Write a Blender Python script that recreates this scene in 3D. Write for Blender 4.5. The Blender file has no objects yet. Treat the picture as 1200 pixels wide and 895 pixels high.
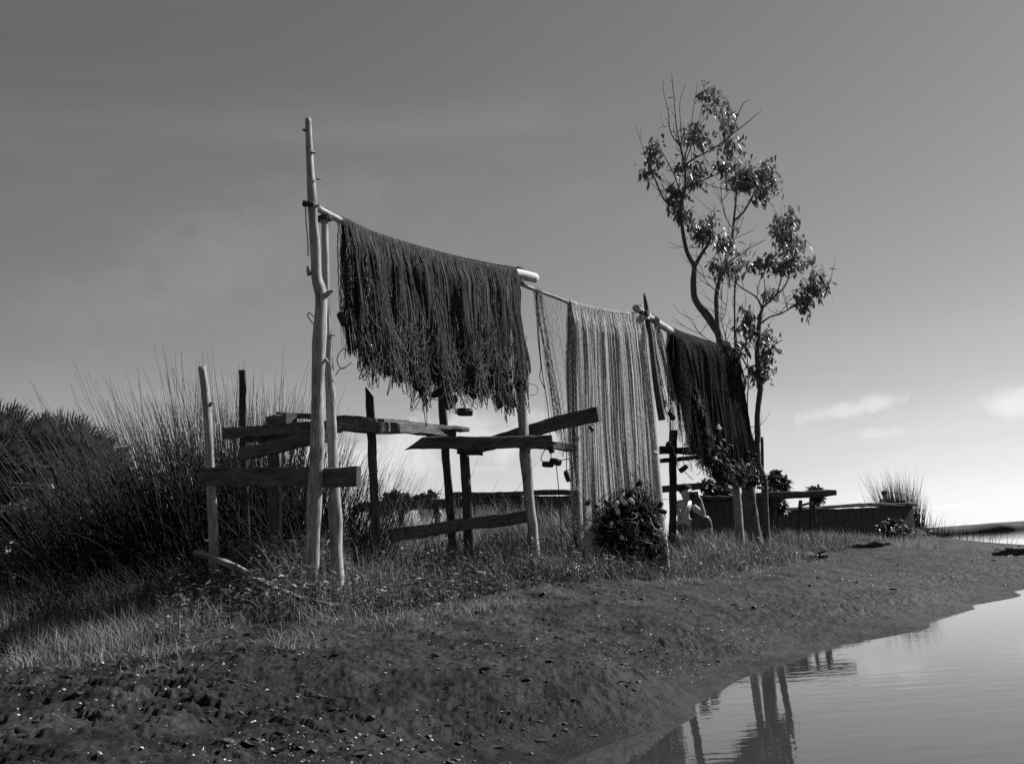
import bpy, math, random
import numpy as np
from mathutils import Vector, Matrix, noise as mnoise

random.seed(11)
rng = np.random.default_rng(11)
scene = bpy.context.scene
COL = scene.collection

# ------------------------------------------------------------------ camera
W, H, F = 1200.0, 895.0, 1300.0
HC = 0.75
PITCH, ROLL = math.radians(9.17), math.radians(4.1)
CAM = np.array([0.0, 0.0, HC])
_f = np.array([0, math.cos(PITCH), math.sin(PITCH)])
_u0 = np.array([0, -math.sin(PITCH), math.cos(PITCH)])
_r0 = np.array([1.0, 0, 0])
_r = math.cos(ROLL) * _r0 - math.sin(ROLL) * _u0
_u = math.cos(ROLL) * _u0 + math.sin(ROLL) * _r0


def ray(x, y):
    return _f * F + (x - W / 2) * _r - (y - H / 2) * _u


def P(x, y, D):
    d = ray(x, y)
    return CAM + d * (D / d[1])


def PZ(x, y, z):
    d = ray(x, y)
    return CAM + d * ((z - HC) / d[2])


def px2m(px, D):
    return px * D / F


def project(V):
    v = np.asarray(V) - CAM
    a = v @ _f
    return np.stack([W / 2 + F * (v @ _r) / a, H / 2 - F * (v @ _u) / a], -1)


cam_d = bpy.data.cameras.new("camera_view")
cam_d.sensor_width = 36
cam_d.lens = 36 * F / W
cam_d.clip_start = 0.05
cam_d.clip_end = 6000
cam_o = bpy.data.objects.new("camera_view", cam_d)
COL.objects.link(cam_o)
m = Matrix.Identity(4)
for i in range(3):
    m[i][0], m[i][1], m[i][2], m[i][3] = _r[i], _u[i], -_f[i], CAM[i]
cam_o.matrix_world = m
scene.camera = cam_o

# ------------------------------------------------------------------ mesh builder
WO = {}


def nrm(v):
    v = np.asarray(v, float)
    return v / (np.linalg.norm(v) + 1e-12)


class MB:
    def __init__(self):
        self.v, self.f4, self.f3, self.uv, self.n = [], [], [], [], 0

    def add(self, v, f4=None, f3=None, uv=None):
        v = np.asarray(v, float).reshape(-1, 3)
        if f4 is not None and len(f4):
            self.f4.append(np.asarray(f4, int).reshape(-1, 4) + self.n)
        if f3 is not None and len(f3):
            self.f3.append(np.asarray(f3, int).reshape(-1, 3) + self.n)
        self.v.append(v)
        self.uv.append(np.zeros((len(v), 2)) if uv is None else np.asarray(uv, float).reshape(-1, 2))
        self.n += len(v)

    def build(self, name, mat, parent=None, origin=None, smooth=True):
        v = np.concatenate(self.v)
        uv = np.concatenate(self.uv)
        f4 = np.concatenate(self.f4) if self.f4 else np.zeros((0, 4), int)
        f3 = np.concatenate(self.f3) if self.f3 else np.zeros((0, 3), int)
        if origin is None:
            origin = (v.min(0) + v.max(0)) / 2
            if parent is None:
                origin[2] = v[:, 2].min()
        origin = np.asarray(origin, float)
        me = bpy.data.meshes.new(name)
        me.vertices.add(len(v))
        me.vertices.foreach_set("co", (v - origin).astype(np.float32).ravel())
        idx = np.concatenate([f4.ravel(), f3.ravel()])
        me.loops.add(len(idx))
        me.loops.foreach_set("vertex_index", idx.astype(np.int32))
        nf = len(f4) + len(f3)
        me.polygons.add(nf)
        st = np.concatenate([np.arange(len(f4)) * 4, len(f4) * 4 + np.arange(len(f3)) * 3])
        me.polygons.foreach_set("loop_start", st.astype(np.int32))
        ul = me.uv_layers.new(name="UVMap")
        ul.data.foreach_set("uv", uv[idx].astype(np.float32).ravel())
        me.update(calc_edges=True)
        me.polygons.foreach_set("use_smooth", np.full(nf, smooth))
        me.materials.append(mat)
        o = bpy.data.objects.new(name, me)
        COL.objects.link(o)
        if parent is not None:
            o.parent = parent
            o.location = origin - WO[parent.name]
        else:
            o.location = origin
        WO[o.name] = origin
        return o


def tag(o, label=None, cat=None, group=None, kind=None):
    if label:
        o["label"] = label
    if cat:
        o["category"] = cat
    if group:
        o["group"] = group
    if kind:
        o["kind"] = kind
    return o


def empty(name, loc, label, cat, group=None):
    o = bpy.data.objects.new(name, None)
    o.empty_display_size = 0.2
    COL.objects.link(o)
    o.location = loc
    WO[o.name] = np.asarray(loc, float)
    return tag(o, label, cat, group)


def resample(pts, n):
    """Catmull-Rom through pts, n samples evenly spread in chord length."""
    p = np.asarray(pts, float)
    if len(p) == 2:
        t = np.linspace(0, 1, n)[:, None]
        return p[0] * (1 - t) + p[1] * t
    q = np.vstack([2 * p[0] - p[1], p, 2 * p[-1] - p[-2]])
    out = []
    for i in range(1, len(q) - 2):
        t = np.linspace(0, 1, 24, endpoint=False)[:, None]
        a, b, c, d = q[i - 1], q[i], q[i + 1], q[i + 2]
        out.append(0.5 * (2 * b + (c - a) * t + (2 * a - 5 * b + 4 * c - d) * t ** 2 + (3 * b - a - 3 * c + d) * t ** 3))
    out = np.vstack(out + [p[-1:]])
    s = np.concatenate([[0], np.cumsum(np.linalg.norm(np.diff(out[:, :3], axis=0), axis=1))])
    k = np.linspace(0, s[-1], n)
    return np.stack([np.interp(k, s, out[:, j]) for j in range(out.shape[1])], 1)


def tube(mb, pts, rad, k=10, rough=0.0, n=None, cap=True, lump=0.0):
    pts = np.asarray(pts, float)
    rad = np.broadcast_to(np.asarray(rad, float), (len(pts),)) if np.ndim(rad) == 0 else np.asarray(rad, float)
    if n:
        pr = resample(np.column_stack([pts, rad]), n)
        pts, rad = pr[:, :3], np.maximum(pr[:, 3], 1e-4)
    n = len(pts)
    T = np.gradient(pts, axis=0)
    T /= np.linalg.norm(T, axis=1)[:, None] + 1e-12
    up = np.array([0, 0, 1.0]) if abs(T[0][2]) < 0.9 else np.array([1.0, 0, 0])
    e1 = nrm(np.cross(T[0], up))
    rings, uvs = [], []
    s = np.concatenate([[0], np.cumsum(np.linalg.norm(np.diff(pts, axis=0), axis=1))])
    a = np.arange(k) / k * 2 * math.pi
    seed = rng.uniform(0, 50)
    for i in range(n):
        e1 = nrm(e1 - T[i] * (e1 @ T[i]))
        e2 = np.cross(T[i], e1)
        r = rad[i] * np.ones(k)
        if rough:
            r = r * (1 + rough * np.array([mnoise.noise((math.cos(x) * 1.4 + seed, math.sin(x) * 1.4, s[i] * 3.0)) + .5 * mnoise.noise((math.cos(x) * 3 + seed, math.sin(x) * 3, s[i] * 9.0)) for x in a]))
        if lump:
            r = r * (1 + lump * mnoise.noise((seed * 3.1, 0.3, s[i] * 4.0)))
        rings.append(pts[i] + r[:, None] * (np.cos(a)[:, None] * e1 + np.sin(a)[:, None] * e2))
        uvs.append(np.stack([np.full(k, s[i]), a * max(rad[0], rad[-1])], 1))
    v = np.vstack(rings)
    uv = np.vstack(uvs)
    i0 = np.arange(n - 1)[:, None] * k
    j = np.arange(k)[None]
    j2 = (j + 1) % k
    f4 = np.stack([i0 + j, i0 + j2, i0 + k + j2, i0 + k + j], -1).reshape(-1, 4)
    f3 = []
    if cap:
        v = np.vstack([v, pts[0], pts[-1]])
        uv = np.vstack([uv, [0, 0], [s[-1], 0]])
        c0, c1 = n * k, n * k + 1
        for x in range(k):
            y = (x + 1) % k
            f3.append((c0, y, x))
            f3.append((c1, (n - 1) * k + x, (n - 1) * k + y))
    mb.add(v, f4, f3, uv)


def batch_tubes(mb, S, R, e1, e2, k=3):
    """S (m,n,3) strands; R (m,n) radii; ring frame fixed e1,e2."""
    m_, n_ = S.shape[:2]
    a = np.arange(k) / k * 2 * math.pi + 0.4
    off = np.cos(a)[:, None] * e1 + np.sin(a)[:, None] * e2
    v = S[:, :, None, :] + R[:, :, None, None] * off[None, None]
    base = (np.arange(m_)[:, None, None] * n_ + np.arange(n_ - 1)[None, :, None]) * k
    j = np.arange(k)[None, None]
    j2 = (j + 1) % k
    f4 = np.stack([base + j, base + j2, base + k + j2, base + k + j], -1).reshape(-1, 4)
    uv = np.zeros((m_, n_, k, 2))
    uv[..., 0] = np.linspace(0, 1, n_)[None, :, None]
    uv[..., 1] = rng.uniform(0, 1, m_)[:, None, None]
    mb.add(v.reshape(-1, 3), f4, None, uv.reshape(-1, 2))


def plank(mb, p0, p1, h, t, up=(0, 0, 1), point0=0.0, point1=0.0, warp=0.014, n=26, ragged=0.011):
    """Rough sawn board from p0 to p1; h along up, t across; pointN = length of a slanting cut."""
    p0, p1 = np.asarray(p0, float), np.asarray(p1, float)
    L = np.linalg.norm(p1 - p0)
    a = (p1 - p0) / L
    u = nrm(np.asarray(up, float) - a * (np.asarray(up, float) @ a))
    w = np.cross(a, u)
    c = min(h, t) * 0.12
    sec = np.array([[-h / 2 + c, -t / 2], [h / 2 - c, -t / 2], [h / 2, -t / 2 + c], [h / 2, t / 2 - c],
                    [h / 2 - c, t / 2], [-h / 2 + c, t / 2], [-h / 2, t / 2 - c], [-h / 2, -t / 2 + c]])
    k = 8
    seed = rng.uniform(0, 90)
    rings, uvs = [], []
    for i in range(n):
        q = i / (n - 1)
        wob = warp * mnoise.noise((seed, q * 2.2, 0)), warp * mnoise.noise((seed, q * 2.2, 9))
        ring = []
        for jx, (y, z) in enumerate(sec):
            s = q * L
            if i == 0 and point0:
                s += point0 * (0.5 + y / h)
            if i == n - 1 and point1:
                s -= point1 * (0.5 + y / h)
            if point0 and 0 < i < 4:
                s = max(s, 0) + point0 * (0.5 + y / h) * (1 - i / 4)
            if point1 and n - 5 < i < n - 1:
                s -= point1 * (0.5 + y / h) * (1 - (n - 1 - i) / 4)
            dy = ragged * mnoise.noise((seed + jx * .7, s * 5, 3)) + ragged * .7 * mnoise.noise((seed + jx * .7, s * 17, 3))
            dz = ragged * .5 * mnoise.noise((seed + jx * .7, s * 6, 7))
            ring.append(p0 + a * s + u * (y + dy + wob[0]) + w * (z + dz + wob[1]))
        rings.append(ring)
        per = np.concatenate([[0], np.cumsum(np.linalg.norm(np.diff(sec, axis=0), axis=1))])
        uvs.append(np.stack([np.full(k, q * L), per], 1))
    v = np.array(rings).reshape(-1, 3)
    uv = np.array(uvs).reshape(-1, 2)
    i0 = np.arange(n - 1)[:, None] * k
    j = np.arange(k)[None]
    f4 = np.stack([i0 + j, i0 + (j + 1) % k, i0 + k + (j + 1) % k, i0 + k + j], -1).reshape(-1, 4)
    v = np.vstack([v, v[:k].mean(0), v[-k:].mean(0)])
    uv = np.vstack([uv, [0, 0], [0, 0]])
    f3 = []
    for x in range(k):
        y = (x + 1) % k
        f3 += [(n * k, y, x), (n * k + 1, (n - 1) * k + x, (n - 1) * k + y)]
    mb.add(v, f4, f3, uv)


# ------------------------------------------------------------------ materials
def new_mat(name):
    mt = bpy.data.materials.new(name)
    mt.use_nodes = True
    nt = mt.node_tree
    nt.nodes.clear()
    out = nt.nodes.new("ShaderNodeOutputMaterial")
    return mt, nt, out


def N(nt, typ, **kw):
    n = nt.nodes.new(typ)
    for k_, v_ in kw.items():
        if k_.startswith("i_"):
            n.inputs[k_[2:].replace("_", " ")].default_value = v_
        else:
            setattr(n, k_, v_)
    return n


def g(v):
    return (v, v, v, 1)


def ramp(nt, stops):
    r = nt.nodes.new("ShaderNodeValToRGB")
    el = r.color_ramp.elements
    while len(el) < len(stops):
        el.new(0.5)
    for e, (p_, c_) in zip(el, stops):
        e.position = p_
        e.color = g(c_)
    return r


def mat_wood(name, lo, hi, rough=0.8, bump=0.5, along=2.0, across=55.0):
    mt, nt, out = new_mat(name)
    L = nt.links.new
    uv = N(nt, "ShaderNodeUVMap")
    oi = N(nt, "ShaderNodeObjectInfo")
    mul = N(nt, "ShaderNodeMath", operation="MULTIPLY")
    mul.inputs[1].default_value = 37.0
    L(oi.outputs["Random"], mul.inputs[0])
    mp = N(nt, "ShaderNodeMapping")
    mp.inputs["Scale"].default_value = (along, across, 1)
    cmb = N(nt, "ShaderNodeCombineXYZ")
    L(mul.outputs[0], cmb.inputs[0]); L(mul.outputs[0], cmb.inputs[1])
    L(cmb.outputs[0], mp.inputs["Location"])
    L(uv.outputs[0], mp.inputs[0])
    n1 = N(nt, "ShaderNodeTexNoise", i_Scale=1.0, i_Detail=6.0, i_Roughness=0.65, i_Distortion=0.4)
    L(mp.outputs[0], n1.inputs["Vector"])
    mp2 = N(nt, "ShaderNodeMapping")
    mp2.inputs["Scale"].default_value = (3, 9, 1)
    L(uv.outputs[0], mp2.inputs[0]); L(cmb.outputs[0], mp2.inputs["Location"])
    n2 = N(nt, "ShaderNodeTexNoise", i_Scale=1.6, i_Detail=5.0, i_Roughness=0.6)
    L(mp2.outputs[0], n2.inputs["Vector"])
    add = N(nt, "ShaderNodeMix", data_type="FLOAT")
    add.inputs[0].default_value = 0.45
    L(n1.outputs[0], add.inputs[2]); L(n2.outputs[0], add.inputs[3])
    cr = ramp(nt, [(0.3, lo), (0.42, lo + (hi - lo) * .3), (0.5, lo + (hi - lo) * .65), (0.66, hi)])
    L(add.outputs[0], cr.inputs[0])
    # stains and clinging scraps of bark with edges of their own
    mp3 = N(nt, "ShaderNodeMapping")
    mp3.inputs["Scale"].default_value = (5, 16, 1)
    L(uv.outputs[0], mp3.inputs[0]); L(cmb.outputs[0], mp3.inputs["Location"])
    n3 = N(nt, "ShaderNodeTexNoise", i_Scale=1.3, i_Detail=7.0, i_Roughness=0.7, i_Distortion=0.8)
    L(mp3.outputs[0], n3.inputs["Vector"])
    st = N(nt, "ShaderNodeMapRange")
    st.inputs[1].default_value = 0.50; st.inputs[2].default_value = 0.62; st.inputs[3].default_value = 1.0; st.inputs[4].default_value = 0.42
    L(n3.outputs[0], st.inputs[0])
    sc_ = N(nt, "ShaderNodeVectorMath", operation="SCALE")
    L(cr.outputs[0], sc_.inputs[0]); L(st.outputs[0], sc_.inputs["Scale"])
    b = N(nt, "ShaderNodeBsdfPrincipled", i_Roughness=rough)
    b.inputs["Specular IOR Level"].default_value = 0.3
    L(sc_.outputs[0], b.inputs["Base Color"])
    bp = N(nt, "ShaderNodeBump", i_Strength=bump, i_Distance=0.008)
    L(n1.outputs[0], bp.inputs["Height"]); L(bp.outputs[0], b.inputs["Normal"])
    L(b.outputs[0], out.inputs[0])
    return mt


def mat_fibre(name, lo, hi, rough=0.7, transl=0.25, spec=0.3, scale=3.0):
    """Thin plant / twine matter: noisy base, some light let through."""
    mt, nt, out = new_mat(name)
    L = nt.links.new
    geo = N(nt, "ShaderNodeNewGeometry")
    n1 = N(nt, "ShaderNodeTexNoise", i_Scale=scale, i_Detail=4.0, i_Roughness=0.7)
    L(geo.outputs["Position"], n1.inputs["Vector"])
    uv = N(nt, "ShaderNodeUVMap")
    sp = N(nt, "ShaderNodeSeparateXYZ")
    L(uv.outputs[0], sp.inputs[0])
    mx = N(nt, "ShaderNodeMix", data_type="FLOAT")
    mx.inputs[0].default_value = 0.5
    L(n1.outputs[0], mx.inputs[2]); L(sp.outputs[1], mx.inputs[3])
    cr = ramp(nt, [(0.25, lo), (0.75, hi)])
    L(mx.outputs[0], cr.inputs[0])
    b = N(nt, "ShaderNodeBsdfPrincipled", i_Roughness=rough)
    b.inputs["Specular IOR Level"].default_value = spec
    L(cr.outputs[0], b.inputs["Base Color"])
    t = N(nt, "ShaderNodeBsdfTranslucent")
    L(cr.outputs[0], t.inputs[0])
    ms = N(nt, "ShaderNodeMixShader")
    ms.inputs[0].default_value = transl
    L(b.outputs[0], ms.inputs[1]); L(t.outputs[0], ms.inputs[2])
    L(ms.outputs[0], out.inputs[0])
    return mt


def mat_noise(name, lo, hi, scale=20.0, rough=0.7, bump=0.3, spec=0.4):
    mt, nt, out = new_mat(name)
    L = nt.links.new
    tc = N(nt, "ShaderNodeTexCoord")
    n1 = N(nt, "ShaderNodeTexNoise", i_Scale=scale, i_Detail=5.0, i_Roughness=0.65)
    L(tc.outputs["Object"], n1.inputs["Vector"])
    cr = ramp(nt, [(0.35, lo), (0.65, hi)])
    L(n1.outputs[0], cr.inputs[0])
    b = N(nt, "ShaderNodeBsdfPrincipled", i_Roughness=rough)
    b.inputs["Specular IOR Level"].default_value = spec
    L(cr.outputs[0], b.inputs["Base Color"])
    bp = N(nt, "ShaderNodeBump", i_Strength=bump, i_Distance=0.01)
    L(n1.outputs[0], bp.inputs["Height"]); L(bp.outputs[0], b.inputs["Normal"])
    L(b.outputs[0], out.inputs[0])
    return mt


M_POLE = mat_wood("debarked_pole_wood", 0.05, 0.34, 0.8, 0.22, 1.6, 90)
M_RAIL = mat_wood("pale_rail_wood", 0.14, 0.42, 0.7, 0.2, 2.0, 60)
M_PLANK = mat_wood("weathered_plank", 0.012, 0.10, 0.85, 0.9, 1.5, 70)
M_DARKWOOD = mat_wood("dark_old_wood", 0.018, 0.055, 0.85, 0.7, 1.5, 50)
M_PALEPLANK = mat_wood("pale_plank", 0.05, 0.20, 0.8, 0.6, 1.5, 60)
M_BARK = mat_noise("grey_bark", 0.03, 0.10, 22, 0.9, 0.8)
M_TWIG = mat_noise("twig_bark", 0.05, 0.12, 30, 0.8, 0.3)
M_NETDARK = mat_fibre("tarred_twine", 0.02, 0.075, 0.75, 0.12, 0.25, 5)
M_NETDARK3 = mat_fibre("dark_twine", 0.012, 0.05, 0.75, 0.1, 0.2, 5)
M_NETPALE = mat_fibre("pale_cotton_twine", 0.58, 0.82, 0.8, 0.5, 0.2, 3)
M_CORD = mat_fibre("dark_cord", 0.02, 0.07, 0.7, 0.0, 0.3, 6)
M_CORDPALE = mat_fibre("pale_cord", 0.3, 0.55, 0.7, 0.1, 0.3, 6)
M_FLOAT = mat_noise("dark_cork", 0.008, 0.03, 40, 0.75, 0.6)
M_FLOATPALE = mat_noise("pale_cork", 0.3, 0.6, 40, 0.7, 0.6)
M_LEAF = mat_fibre("tree_leaf", 0.06, 0.19, 0.42, 0.25, 0.45, 4)
M_GRASS = mat_fibre("grass_blade", 0.02, 0.11, 0.55, 0.35, 0.4, 1.2)
M_GRASSPALE = mat_fibre("dry_grass_blade", 0.06, 0.30, 0.55, 0.35, 0.4, 1.2)
M_WEED = mat_fibre("weed_leaf", 0.04, 0.14, 0.5, 0.3, 0.35, 2)
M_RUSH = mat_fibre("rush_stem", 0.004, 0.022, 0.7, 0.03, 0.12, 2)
M_PALM = mat_fibre("palm_leaf", 0.02, 0.10, 0.4, 0.2, 0.5, 1)
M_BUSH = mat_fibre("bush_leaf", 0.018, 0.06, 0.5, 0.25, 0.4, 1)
M_SKIN = mat_noise("skin", 0.26, 0.32, 8, 0.5, 0.05)
M_CLOTH = mat_noise("dark_cloth", 0.05, 0.09, 30, 0.9, 0.2)
M_SHIRT = mat_noise("light_cloth", 0.45, 0.6, 30, 0.9, 0.2)
M_HAIR = mat_noise("hair", 0.008, 0.02, 60, 0.9, 0.4, 0.1)
M_BLACK = mat_noise("camera_black", 0.01, 0.025, 30, 0.4, 0.1)
M_MARSH = mat_noise("far_reed", 0.008, 0.022, 0.6, 0.9, 0.5)
M_CLOD = mat_fibre("mud_clod", 0.006, 0.035, 0.6, 0.0, 0.35, 6)
M_CORDMID = mat_fibre("grey_cord", 0.07, 0.2, 0.7, 0.1, 0.3, 6)
M_DEBRISGLINT = mat_fibre("shell_straw_and_glint", 0.01, 0.55, 0.6, 0.0, 0.2, 12)  # bright upper tone paints wet-mud glints among the shell and straw


def mat_ground():
    mt, nt, out = new_mat("mud_ground")
    L = nt.links.new
    geo = N(nt, "ShaderNodeNewGeometry")
    sep = N(nt, "ShaderNodeSeparateXYZ")
    L(geo.outputs["Position"], sep.inputs[0])
    big = N(nt, "ShaderNodeTexNoise", i_Scale=0.9, i_Detail=6.0, i_Roughness=0.6)
    fine = N(nt, "ShaderNodeTexNoise", i_Scale=26.0, i_Detail=8.0, i_Roughness=0.7)
    mid = N(nt, "ShaderNodeTexNoise", i_Scale=6.0, i_Detail=6.0, i_Roughness=0.62)
    for q in (big, fine, mid):
        L(geo.outputs["Position"], q.inputs["Vector"])
    # height + patches -> dryness
    a = N(nt, "ShaderNodeMath", operation="MULTIPLY_ADD")
    L(big.outputs[0], a.inputs[0]); a.inputs[1].default_value = 0.45
    L(sep.outputs[2], a.inputs[2])
    dry = N(nt, "ShaderNodeMapRange")
    dry.inputs[1].default_value = 0.36; dry.inputs[2].default_value = 0.85
    L(a.outputs[0], dry.inputs[0])
    cw = ramp(nt, [(0.3, 0.006), (0.7, 0.016)])
    L(mid.outputs[0], cw.inputs[0])
    cd = ramp(nt, [(0.3, 0.010), (0.55, 0.026), (0.75, 0.10)])
    L(fine.outputs[0], cd.inputs[0])
    pat = N(nt, "ShaderNodeTexNoise", i_Scale=2.3, i_Detail=9.0, i_Roughness=0.68, i_Distortion=0.3)
    L(geo.outputs["Position"], pat.inputs["Vector"])
    pr_ = N(nt, "ShaderNodeMapRange")
    pr_.inputs[1].default_value = 0.36; pr_.inputs[2].default_value = 0.66; pr_.inputs[3].default_value = 0.28; pr_.inputs[4].default_value = 2.0
    L(pat.outputs[0], pr_.inputs[0])
    mx = N(nt, "ShaderNodeMix", data_type="RGBA")
    L(dry.outputs[0], mx.inputs[0]); L(cw.outputs[0], mx.inputs[6]); L(cd.outputs[0], mx.inputs[7])
    rr = N(nt, "ShaderNodeMapRange")
    rr.inputs[3].default_value = 0.62; rr.inputs[4].default_value = 0.9
    L(dry.outputs[0], rr.inputs[0])
    ra = N(nt, "ShaderNodeMath", operation="MULTIPLY_ADD")
    L(mid.outputs[0], ra.inputs[0]); ra.inputs[1].default_value = 0.35; 
    rs = N(nt, "ShaderNodeMath", operation="SUBTRACT"); rs.inputs[1].default_value = 0.17
    L(rr.outputs[0], ra.inputs[2]); L(ra.outputs[0], rs.inputs[0])
    b = N(nt, "ShaderNodeBsdfPrincipled")
    b.inputs["Specular IOR Level"].default_value = 0.06
    tint = N(nt, "ShaderNodeVectorMath", operation="SCALE")
    L(mx.outputs[2], tint.inputs[0]); L(pr_.outputs[0], tint.inputs["Scale"])
    L(tint.outputs[0], b.inputs["Base Color"]); L(rs.outputs[0], b.inputs["Roughness"])
    b1 = N(nt, "ShaderNodeBump", i_Strength=0.8, i_Distance=0.05)
    L(mid.outputs[0], b1.inputs["Height"])
    b2 = N(nt, "ShaderNodeBump", i_Strength=0.8, i_Distance=0.012)
    L(fine.outputs[0], b2.inputs["Height"]); L(b1.outputs[0], b2.inputs["Normal"])
    vfine = N(nt, "ShaderNodeTexNoise", i_Scale=90.0, i_Detail=5.0, i_Roughness=0.65)
    L(geo.outputs["Position"], vfine.inputs["Vector"])
    b3 = N(nt, "ShaderNodeBump", i_Strength=0.7, i_Distance=0.005)
    L(vfine.outputs[0], b3.inputs["Height"]); L(b2.outputs[0], b3.inputs["Normal"])
    L(b3.outputs[0], b.inputs["Normal"])
    L(b.outputs[0], out.inputs[0])
    return mt


def mat_water():
    mt, nt, out = new_mat("still_water")
    L = nt.links.new
    geo = N(nt, "ShaderNodeNewGeometry")
    mp = N(nt, "ShaderNodeMapping")
    mp.inputs["Scale"].default_value = (1.0, 2.6, 1)
    mp.inputs["Rotation"].default_value = (0, 0, 0.25)
    L(geo.outputs["Position"], mp.inputs[0])
    n1 = N(nt, "ShaderNodeTexNoise", i_Scale=3.2, i_Detail=3.0, i_Roughness=0.5)
    L(mp.outputs[0], n1.inputs["Vector"])
    bp = N(nt, "ShaderNodeBump", i_Strength=0.05, i_Distance=0.02)
    L(n1.outputs[0], bp.inputs["Height"])
    b = N(nt, "ShaderNodeBsdfPrincipled", i_Roughness=0.02, i_IOR=1.6)
    b.inputs["Base Color"].default_value = g(0.035)
    b.inputs["Specular IOR Level"].default_value = 0.5
    L(bp.outputs[0], b.inputs["Normal"])
    L(b.outputs[0], out.inputs[0])
    return mt


# ------------------------------------------------------------------ ground height
cp = []
for x, y, D in [(365, 697, 7.8), (398, 708, 7.9), (252, 697, 8.6), (443, 685, 9.5), (628, 668, 10.2), (782, 674, 11.4),
                (868, 645, 15.4), (890, 653, 15.8), (810, 643, 18), (935, 633, 21), (1070, 628, 32), (1090, 632, 38),
                (1043, 629, 44), (1030, 629, 41), (402, 714, 7.3), (240, 715, 8.0), (100, 720, 8.5), (530, 668, 11)]:
    cp.append(P(x, y, D))
for x, y, z in [(150, 766, .40), (10, 772, .40), (500, 760, .33), (640, 702, .44), (760, 692, .42), (900, 682, .38), (1000, 650, .48),
                (1000, 692, .24), (1150, 652, .25), (1150, 690, .05), (700, 780, .24), (600, 850, .08), (300, 800, .30),
                (100, 830, .31), (50, 890, .28), (300, 890, .20), (500, 890, .08), (1120, 642, .12), (1150, 641, .10), (1190, 642, .10), (1110, 645, .2), (1180, 647, .16), (480, 722, .45), (1080, 700, .13), (850, 740, .17)]:
    cp.append(PZ(x, y, z))
SHORE = [(660, 893), (700, 880), (760, 857), (810, 828), (850, 803), (900, 782), (950, 763), (1000, 752), (1050, 743), (1092, 735),
         (1097, 722), (1140, 709), (1200, 699)]
for x, y in SHORE:
    cp.append(PZ(x, y, 0.0))
for x, y in [(760, 893), (800, 868), (880, 822), (1000, 778), (1120, 745)]:
    cp.append(PZ(x, y, 0.0) * [1, 1, 0] + [0, 0, -.05])
for x, y in [(1100, 639), (1200, 640)]:
    cp.append(PZ(x, y, 0.0))
for q in [(1.6, 4.2, -.16), (3, 6, -.16), (5.5, 8.5, -.16), (8, 8, -.2), (1.2, 2.4, -.2), (3, 3, -.25), (0.6, 3.0, -.08), (6, 3, -.3), (0, 0.5, -.1),
          (-6, 12, .76), (-10, 20, .8), (0, 25, .76), (5, 35, .7), (-15, 40, .8), (9, 44, .62), (-4.2, 6, .5), (-5, 3, .36), (-3, 0, .3),
          (12, 12, -.2), (14, 20, .1), (22, 30, .15), (-1.5, 0.5, .1), (14, 50, .66), (23, 52, -.25), (26, 55, -.25), (28, 46, -.2)]:
    cp.append(np.array(q))
cp = np.array(cp)


def tps_fit(c, lam):
    X = c[:, :2] / 10
    d = np.linalg.norm(X[:, None] - X[None], axis=-1)
    K = np.where(d > 0, d ** 2 * np.log(d + 1e-12), 0) + lam * np.eye(len(c))
    Pm = np.column_stack([np.ones(len(c)), X])
    A = np.block([[K, Pm], [Pm.T, np.zeros((3, 3))]])
    return np.linalg.solve(A, np.concatenate([c[:, 2], np.zeros(3)]))


_w = tps_fit(cp, 2e-4)


def sstep(a, b, x):
    t = np.clip((x - a) / (b - a), 0, 1)
    return t * t * (3 - 2 * t)


def ground_base(X, Y):
    X, Y = np.asarray(X, float), np.asarray(Y, float)
    xx, yy = np.clip(X, -16, 28), np.clip(Y, -2, 58)
    q = np.stack([xx.ravel(), yy.ravel()], 1) / 10
    z = np.empty(len(q))
    for i in range(0, len(q), 20000):
        b = q[i:i + 20000]
        d = np.linalg.norm(b[:, None] - cp[None, :, :2] / 10, axis=-1)
        K = np.where(d > 0, d ** 2 * np.log(d + 1e-12), 0)
        z[i:i + 20000] = K @ _w[:-3] + _w[-3] + b @ _w[-2:]
    z = z.reshape(X.shape)
    z = np.clip(z, -0.5, 0.95)
    yc = np.maximum(Y, 1.0)
    tgt = 0.72 - 1.2 * sstep(0.345, 0.385, X / yc)
    k = sstep(40, 50, Y)
    z = z * (1 - k) + tgt * k
    return z


# vectorised value noise (fbm) for clods
_perm = rng.uniform(-1, 1, (256, 256))


def vnoise(x, y):
    xi, yi = np.floor(x).astype(int), np.floor(y).astype(int)
    fx, fy = x - xi, y - yi
    fx, fy = fx * fx * (3 - 2 * fx), fy * fy * (3 - 2 * fy)
    a = _perm[xi % 256, yi % 256]; b = _perm[(xi + 1) % 256, yi % 256]
    c = _perm[xi % 256, (yi + 1) % 256]; d = _perm[(xi + 1) % 256, (yi + 1) % 256]
    return (a * (1 - fx) + b * fx) * (1 - fy) + (c * (1 - fx) + d * fx) * fy


def fbm(x, y, o=4, g_=0.5):
    s, amp = 0, 1
    for i in range(o):
        s = s + amp * vnoise(x * 2 ** i + 17.3 * i, y * 2 ** i + 5.1 * i)
        amp *= g_
    return s


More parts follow.
